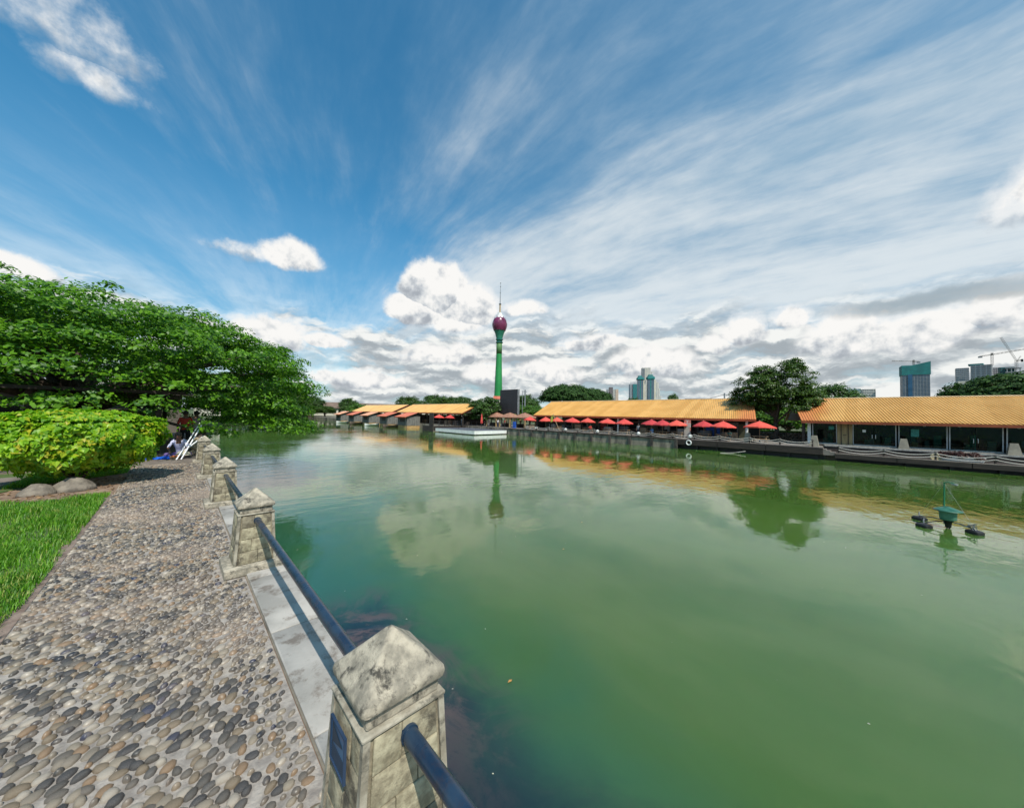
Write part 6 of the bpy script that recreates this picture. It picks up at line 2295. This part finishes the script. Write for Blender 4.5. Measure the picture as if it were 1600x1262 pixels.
# ------------------------------------------------------------------ people
def make_person(loc, rz, pose, shirt, legs_m, label, hair=True, sleeves=True, skin=None):
    """one skinned body; pose is stand, sit or ground"""
    J = {}
    E_ = []

    def j(name, p, r, par=None):
        J[name] = (Vector(p), r, len(J))
        if par:
            E_.append((J[par][2], J[name][2]))
    if pose == 'stand':
        hip, lean = 0.88, 0.0
    elif pose == 'sit':
        hip, lean = 0.52, 0.05
    else:
        hip, lean = 0.13, 0.26
    j('pelvis', (0, 0, hip), (0.16, 0.12))
    j('waist', (0, -lean * .35, hip + 0.18), (0.135, 0.10), 'pelvis')
    j('chest', (0, -lean * .9, hip + 0.40), (0.165, 0.115), 'waist')
    j('neck', (0, -lean * 1.25, hip + 0.55), (0.055, 0.055), 'chest')
    j('head', (0, -lean * 1.55 - .015, hip + 0.66), (0.082, 0.092), 'neck')
    j('crown', (0, -lean * 1.65 - .005, hip + 0.76), (0.070, 0.080), 'head')
    for s, nm in ((-1, 'L'), (1, 'R')):
        sh = J['chest'][0] + Vector((s * 0.17, -lean * .1, 0.08))
        j('sh' + nm, sh, (0.062, 0.062), 'chest')
        if pose == 'stand':
            el = sh + Vector((s * 0.07, 0.02, -0.28))
            wr = el + Vector((s * -0.02, -0.12, -0.22))
        elif pose == 'sit':
            el = sh + Vector((s * 0.06, -0.10, -0.24))
            wr = el + Vector((s * -0.06, -0.22, 0.0))
        else:
            el = sh + Vector((s * 0.10, -0.08, -0.24))
            wr = el + Vector((s * -0.09, -0.20, -0.10))
        j('el' + nm, el, (0.042, 0.042), 'sh' + nm)
        j('wr' + nm, wr, (0.027, 0.027), 'el' + nm)
        dh = (wr - el).normalized()
        side = dh.cross(Vector((0, 0, 1))).normalized() if abs(dh.z) < .95 else Vector((0, 1, 0))
        pm = wr + dh * 0.07
        j('palm' + nm, pm, (0.036, 0.020), 'wr' + nm)
        for q in range(4):
            fl = (0.060, 0.070, 0.066, 0.050)[q]
            b0 = pm + dh * 0.03 + side * (q - 1.5) * 0.020
            j('f%d%s' % (q, nm), b0, (0.0095, 0.0095), 'palm' + nm)
            j('g%d%s' % (q, nm), b0 + dh * fl * .6 + Vector((0, 0, -0.006)), (0.009, 0.009), 'f%d%s' % (q, nm))
            j('h%d%s' % (q, nm), b0 + dh * fl + Vector((0, 0, -0.024)), (0.008, 0.008), 'g%d%s' % (q, nm))
        tb = wr + dh * 0.035 + side * (-s) * 0.032
        j('t0' + nm, tb, (0.012, 0.012), 'palm' + nm)
        j('t1' + nm, tb + dh * 0.04 + side * (-s) * 0.022, (0.010, 0.010), 't0' + nm)
    for s, nm in ((-1, 'L'), (1, 'R')):
        hp = Vector((s * 0.095, 0, hip - 0.04))
        j('hp' + nm, hp, (0.10, 0.10), 'pelvis')
        if pose == 'stand':
            kn = Vector((s * 0.11, -0.03, 0.47))
            an = Vector((s * 0.11, 0.03, 0.09))
            toe = an + Vector((s * .02, -0.16, -0.05))
        elif pose == 'sit':
            kn = Vector((s * 0.13, -0.44, 0.50))
            an = Vector((s * 0.13, -0.40, 0.09))
            toe = an + Vector((s * .02, -0.16, -0.05))
        else:
            kn = Vector((s * 0.36, -0.34, 0.14))
            an = Vector((s * -0.02, -0.46, 0.07))
            toe = an + Vector((s * -0.15, -0.06, -0.02))
        j('kn' + nm, kn, (0.065, 0.065), 'hp' + nm)
        j('an' + nm, an, (0.042, 0.042), 'kn' + nm)
        j('toe' + nm, toe, (0.040, 0.028), 'an' + nm)
    me = bpy.data.meshes.new('skeleton')
    me.from_pydata([v[0] for v in J.values()], E_, [])
    ob = bpy.data.objects.new('skeleton', me)
    COL.objects.link(ob)
    sk = ob.modifiers.new('skin', 'SKIN')
    sv = me.skin_vertices[0].data
    for i, v in enumerate(J.values()):
        sv[i].radius = v[1]
        sv[i].use_root = (i == 0)
    sub = ob.modifiers.new('sub', 'SUBSURF')
    sub.levels = 1
    dg = bpy.context.evaluated_depsgraph_get()
    ev = ob.evaluated_get(dg)
    bm_ = bpy.data.meshes.new_from_object(ev)
    bpy.data.objects.remove(ob)
    segs = [(list(J.keys())[a], list(J.keys())[b]) for a, b in E_]
    P0 = np.array([list(J[a][0]) for a, b in segs])
    P1 = np.array([list(J[b][0]) for a, b in segs])

    def cls(b):
        if b in ('waist', 'chest', 'shL', 'shR', 'elL', 'elR'):
            return 1
        if b in ('hpL', 'hpR', 'knL', 'knR', 'anL', 'anR'):
            return 2
        if b in ('toeL', 'toeR'):
            return 3
        return 0
    cl = np.array([cls(b) for a, b in segs])
    for m_ in (skin or M_SKIN, shirt, legs_m, M_BLACK):
        bm_.materials.append(m_)
    d_ = P1 - P0
    for p in bm_.polygons:
        c = np.array(p.center)
        t = np.clip(((c - P0) * d_).sum(1) / (d_ * d_).sum(1), 0, 1)
        dist = np.linalg.norm(P0 + d_ * t[:, None] - c, axis=1)
        p.material_index = int(cl[dist.argmin()])
        p.use_smooth = True
    root = empty('person', loc, rz, label, 'person')
    body = bpy.data.objects.new('body', bm_)
    COL.objects.link(body)
    body.parent = root
    H0 = J['head'][0]
    hd = MB()
    hd.sphere((H0.x, H0.y + 0.018, H0.z + 0.062), 0.098, 0.108, 0.098, 14, 9)
    hd.build('hair', M_HAIR, root, 'all', True)
    f = MB()
    for s in (-1, 1):
        f.sphere((H0.x + s * 0.034, H0.y - 0.088, H0.z + 0.020), 0.012, nu=8, nv=5)
    f.build('eyes', M_BLACK, root, 'all', True)
    nz = MB()
    nz.add([(H0.x, H0.y - 0.085, H0.z + 0.02), (H0.x - .016, H0.y - .085, H0.z - .018), (H0.x + .016, H0.y - .085, H0.z - .018), (H0.x, H0.y - .115, H0.z - .014)], [(0, 1, 3), (0, 3, 2), (1, 2, 3)])
    nz.build('nose', skin or M_SKIN, root, False, True)
    mth = MB()
    mth.bev(H0.x - .024, H0.x + .024, H0.y - .094, H0.y - .082, H0.z - .048, H0.z - .038, .003)
    mth.build('mouth', mat('lips', (0.12, 0.04, 0.035), None, 0.5, 5), root, False, True)
    for s in (-1, 1):
        MB().sphere((H0.x + s * 0.088, H0.y + .005, H0.z), 0.012, 0.02, 0.028, 8, 5).build('ear', skin or M_SKIN, root, 'all', True)
    return root


cloth = lambda n_, c: mat('cloth_' + n_, c, tuple(min(1, k * 1.2) for k in c), 0.85, 8.0)
make_person((0.13, 17.75, 0.0), R(-12), 'ground', cloth('lilac', (0.50, 0.50, 0.66)), cloth('purple_skirt', (0.12, 0.08, 0.22)), 'person in a pale lilac top sitting bent over on the ground by the railing posts')
make_person((0.25, 20.3, 0.0), R(10), 'stand', cloth('dark_red', (0.42, 0.035, 0.022)), cloth('black_trousers', (0.012, 0.012, 0.014)), 'person in a dark red shirt standing in the tree shade behind the seated person')
make_person((0.62, 21.3, 0.0), R(150), 'stand', cloth('pale_check', (0.36, 0.32, 0.30)), cloth('grey_trousers', (0.05, 0.05, 0.06)), 'person in a pale checked shirt standing beyond the red-shirted one')
hat = MB()
hat.lathe([(0.0, 0.0), (0.20, 0.01), (0.21, 0.03), (0.17, 0.10), (0.10, 0.16), (0.0, 0.175)], (0.20, 17.18, 0.10), 16)
tag(hat.build('straw_hat', mat('cream_straw', (0.46, 0.42, 0.30), (0.56, 0.52, 0.40), 0.8, 20), None, True), 'cream straw hat in front of the seated person', 'hat')
# blue sheet on the ground
vs, fs = [], []
nx, ny = 18, 8
for i in range(nx):
    for jx in range(ny):
        u, v = i / (nx - 1), jx / (ny - 1)
        x = -0.78 + u * 0.85
        y = 17.1 + v * 0.62 + 0.04 * math.sin(u * 7)
        z = 0.02 + 0.035 * abs(math.sin(u * 9 + v * 4)) * math.sin(math.pi * v) ** .5 + 0.06 * u * math.sin(math.pi * v)
        vs.append((x, y, z))
for i in range(nx - 1):
    for jx in range(ny - 1):
        fs.append((i * ny + jx, (i + 1) * ny + jx, (i + 1) * ny + jx + 1, i * ny + jx + 1))
tag(MB().add(vs, fs).build('blue_sheet', mat('bright_blue_cloth', (0.006, 0.10, 0.62), (0.01, 0.14, 0.75), 0.6, 6), None, 'all'), 'bright blue sheet spread on the ground beside the seated person', 'sheet')
# basket with orange things
bk = empty('basket', (-0.02, 16.98, 0.006), 0, 'small basket holding orange goods beside the blue sheet', 'basket')
MB().lathe([(0.10, 0.0), (0.14, 0.09), (0.15, 0.10), (0.13, 0.09), (0.09, 0.02)], n=14).build('bowl', M_WOOD, bk, True, True)
for i in range(5):
    MB().sphere((0.06 * math.cos(i * 1.26), 0.06 * math.sin(i * 1.26), 0.10), 0.04, nu=8, nv=6).build('fruit', mat('orange_goods', (0.55, 0.14, 0.03), None, 0.5, 9), bk, True, True)
# white poles leaning on the railing
for i, (p0, p1, lb) in enumerate([((0.02, 16.6, 0.02), (0.62, 17.6, 1.25), 'left white pole leaning across the railing by the seated person'),
                                  ((0.14, 16.6, 0.02), (0.66, 17.4, 1.18), 'right white pole leaning across the railing by the seated person'),
                                  ((0.22, 16.9, 0.30), (0.72, 17.0, 0.80), 'short white pole crossing the two leaning ones')]):
    m = MB()
    m.cyl(p0, p1, 0.022, n=8)
    tag(m.build('white_pole', mat('white_plastic', (0.66, 0.65, 0.66), None, 0.4, 4), None, True), lb, 'pole', 'white poles leaning on the railing')
# bundle of sacks heaped at the railing beyond
for i, (c, r_, mt, lb) in enumerate([((0.66, 18.3, 0.62), (0.22, 0.24, 0.26), mat('dark_sack', (0.05, 0.04, 0.035), (0.12, 0.09, 0.07), .9, 6), 'dark bundle on the railing beyond the leaning poles'),
                                     ((0.56, 17.95, 0.42), (0.18, 0.2, 0.22), mat('tan_sack', (0.30, 0.24, 0.16), None, .9, 6), 'tan bundle leaning at the railing beyond the poles')]):
    m = MB()
    blob_mesh(m, c, r_, 90 + i)
    tag(m.build('bundle', mt, None, 'all'), lb, 'bundle')
# open timber shelter in the shade behind
sh = empty('timber_shelter', (-2.5, 24.5, 0.0), 0, 'dark open timber shelter with posts and bench in the deep shade under the big tree', 'shelter')
for x, y in ((-0.55, 19.6), (-3.6, 19.6), (-0.55, 29), (-3.6, 29), (-6.6, 19.6), (-6.6, 29)):
    MB().bev(x - .085, x + .085, y - .085, y + .085, 0, 2.45, 0.01).build('post', M_TIMBER, sh, True)
MB().slab((-7.4, 18.9, 2.45), (0.2, 18.9, 2.45), (0.2, 30, 2.75), (-7.4, 30, 2.75), 0.12).build('roof', M_TIMBER, sh)
MB().bev(-6.4, -0.7, 24.0, 24.5, 0.40, 0.47, 0.01).build('bench', mat('grey_bench', (0.16, 0.14, 0.12)), sh, True)
MB().box(-6.4, -0.7, 28.9, 29.1, 0, 1.0).build('low_wall', M_CONC, sh)
MB().box(-6.4, -0.7, 28.85, 29.15, 1.0, 1.1).build('wall_cap', M_CONC, sh)
for x in (-5, -3, -1.2):
    MB().bev(x - .06, x + .06, 24.1, 24.4, 0, 0.4, 0.01).build('bench_leg', M_TIMBER, sh, True)
# shop front deep in the shade, closing the view
sb = empty('shaded_building', (-9, 36, 0), 0, 'dark building front seen in the deep shade behind the shelter', 'building')
MB().box(-22, 0.2, 36, 42, 0, 2.9).build('wall', mat('shaded_wall', (0.09, 0.075, 0.06), (0.14, 0.12, 0.10), 0.9, 1), sb)
MB().slab((-23, 35.2, 2.85), (0.8, 35.2, 2.85), (0.8, 43, 3.6), (-23, 43, 3.6), 0.12).build('roof', M_TIMBER, sb)
for i in range(6):
    MB().box(-18 + i * 3.1, -16.4 + i * 3.1, 35.93, 36.0, 0.9, 2.2).build('window', M_SHOPGLASS, sb)
# white vans glimpsed at left over the bush
def van(loc, rz, label):
    r = empty('parked_van', loc, rz, label, 'van')
    b = MB()
    side = [(-2.4, 0.35), (2.3, 0.35), (2.4, 0.9), (1.9, 1.15), (1.3, 1.95), (-2.3, 2.0), (-2.45, 1.2)]
    n = len(side)
    vs = [(x, -0.85, z) for x, z in side] + [(x, 0.85, z) for x, z in side]
    b.add(vs, [tuple(range(n)), tuple(range(2 * n - 1, n - 1, -1))] + [(i, n + i, n + (i + 1) % n, (i + 1) % n) for i in range(n)])
    b.build('body', M_WHITE, r, False, True)
    for x in (-1.5, 1.5):
        for y in (-0.86, 0.86):
            MB().cyl((x, y - 0.1, 0.33), (x, y + 0.1, 0.33), 0.33, n=16).build('wheel', M_BLACK, r, True, True)
    for s in (-1, 1):
        for x0 in (-2.1, -0.9, 0.3):
            MB().box(x0, x0 + 0.95, s * 0.853 - .005, s * 0.853 + .005, 1.2, 1.75).build('window', M_SHOPGLASS, r, False, True)
    return r


van((-7.6, 33.0, 0.0), R(10), 'white van parked under the tree at the far left, above the bush')

# people on the far promenade
for i, (x, y, rz, pose, c, lc, lb) in enumerate([
        (47.8, 47.6 + 6.0, -1.2, 'stand', (0.55, 0.5, 0.5), (0.03, 0.04, 0.08), 'person in a white top walking on the promenade left of the screen'),
        (48.4, 52.2, -1.6, 'stand', (0.30, 0.05, 0.04), (0.02, 0.02, 0.02), 'person in dark red walking under the screen'),
        (47.4, 56.0, -1.3, 'stand', (0.06, 0.05, 0.05), (0.12, 0.10, 0.10), 'person in dark clothes by the folded umbrella'),
        (46.6, 20.6, -1.9, 'sit', (0.05, 0.20, 0.42), (0.02, 0.03, 0.06), 'person in a blue shirt sitting at a table under the row of umbrellas'),
        (47.2, 22.9, -1.5, 'stand', (0.26, 0.26, 0.27), (0.05, 0.05, 0.06), 'person in grey standing left of the blue-shirted sitter'),
        (46.9, 11.5, -1.7, 'sit', (0.015, 0.06, 0.05), (0.01, 0.015, 0.02), 'person in dark green sitting near the right end of the long row of umbrellas'),
        (47.3, 30.9, -1.4, 'sit', (0.55, 0.04, 0.03), (0.05, 0.05, 0.06), 'person in a bright red top sitting at a promenade table'),
        (45.9, 63.6, -1.0, 'stand', (0.45, 0.45, 0.46), (0.20, 0.20, 0.22), 'person in pale grey standing at the right end of the terrace')]):
    make_person((x, y, PROM_Z + 0.012), rz, pose, cloth('far%s' % 'abcdefgh'[i], c), cloth('farlegs%s' % 'abcdefgh'[i], lc), lb)
    if pose == 'sit':
        st_ = empty('stool', (x, y + 0.05, PROM_Z + 0.012), 0, 'low wooden stool under the %s' % lb.split(' sitting')[0].replace('person', 'seated person'), 'stool')
        MB().lathe([(0.17, 0.38), (0.17, 0.42)], n=12).build('seat', M_WOOD, st_, True, True)
        for a in (0.8, 2.4, 3.9, 5.5):
            MB().cyl((0.14 * math.cos(a), 0.14 * math.sin(a), 0), (0.11 * math.cos(a), 0.11 * math.sin(a), 0.38), 0.02, n=6).build('leg', M_WOOD, st_, True, True)

m = MB()
gg_ = random.Random(12)
for _ in range(260):
    x, y = 1.3 + gg_.random() ** 1.6 * 34, -6 + gg_.random() * 44
    r_ = gg_.uniform(0.004, 0.016) * (1 + x * .04)
    a = gg_.uniform(0, 6.28)
    m.add([(x + r_ * math.cos(a), y + r_ * math.sin(a), -1.993), (x + r_ * .7 * math.cos(a + 1.6), y + r_ * .7 * math.sin(a + 1.6), -1.990), (x - r_ * math.cos(a), y - r_ * math.sin(a), -1.993), (x - r_ * .6 * math.cos(a + 1.6), y - r_ * .6 * math.sin(a + 1.6), -1.992)], [(0, 1, 2, 3)])
tag(m.build('floating_debris', mat('pale_fleck', (0.20, 0.16, 0.08), (0.55, 0.52, 0.42), 0.8, 0.8, island=0.4)), 'tiny pale flecks and bits drifting on the green water', 'debris', kind='stuff')
# small floating bits on the near water
for i, (x, y) in enumerate([(3.5, 3.6), (8.0, 6.1), (10.5, 7.2)]):
    m = MB()
    m.add([(x, y, -1.99), (x + .05, y + .02, -1.985), (x + .09, y, -1.99), (x + .05, y - .025, -1.985)], [(0, 1, 2), (0, 2, 3)])
    tag(m.build('fallen_leaf', mat('orange_leaf', (0.40, 0.20, 0.05), None, .7, 5)), ('orange leaf floating close to the nearest post', 'brown leaf floating in the middle of the green water', 'small leaf floating beyond the middle of the lake')[i], 'leaf')
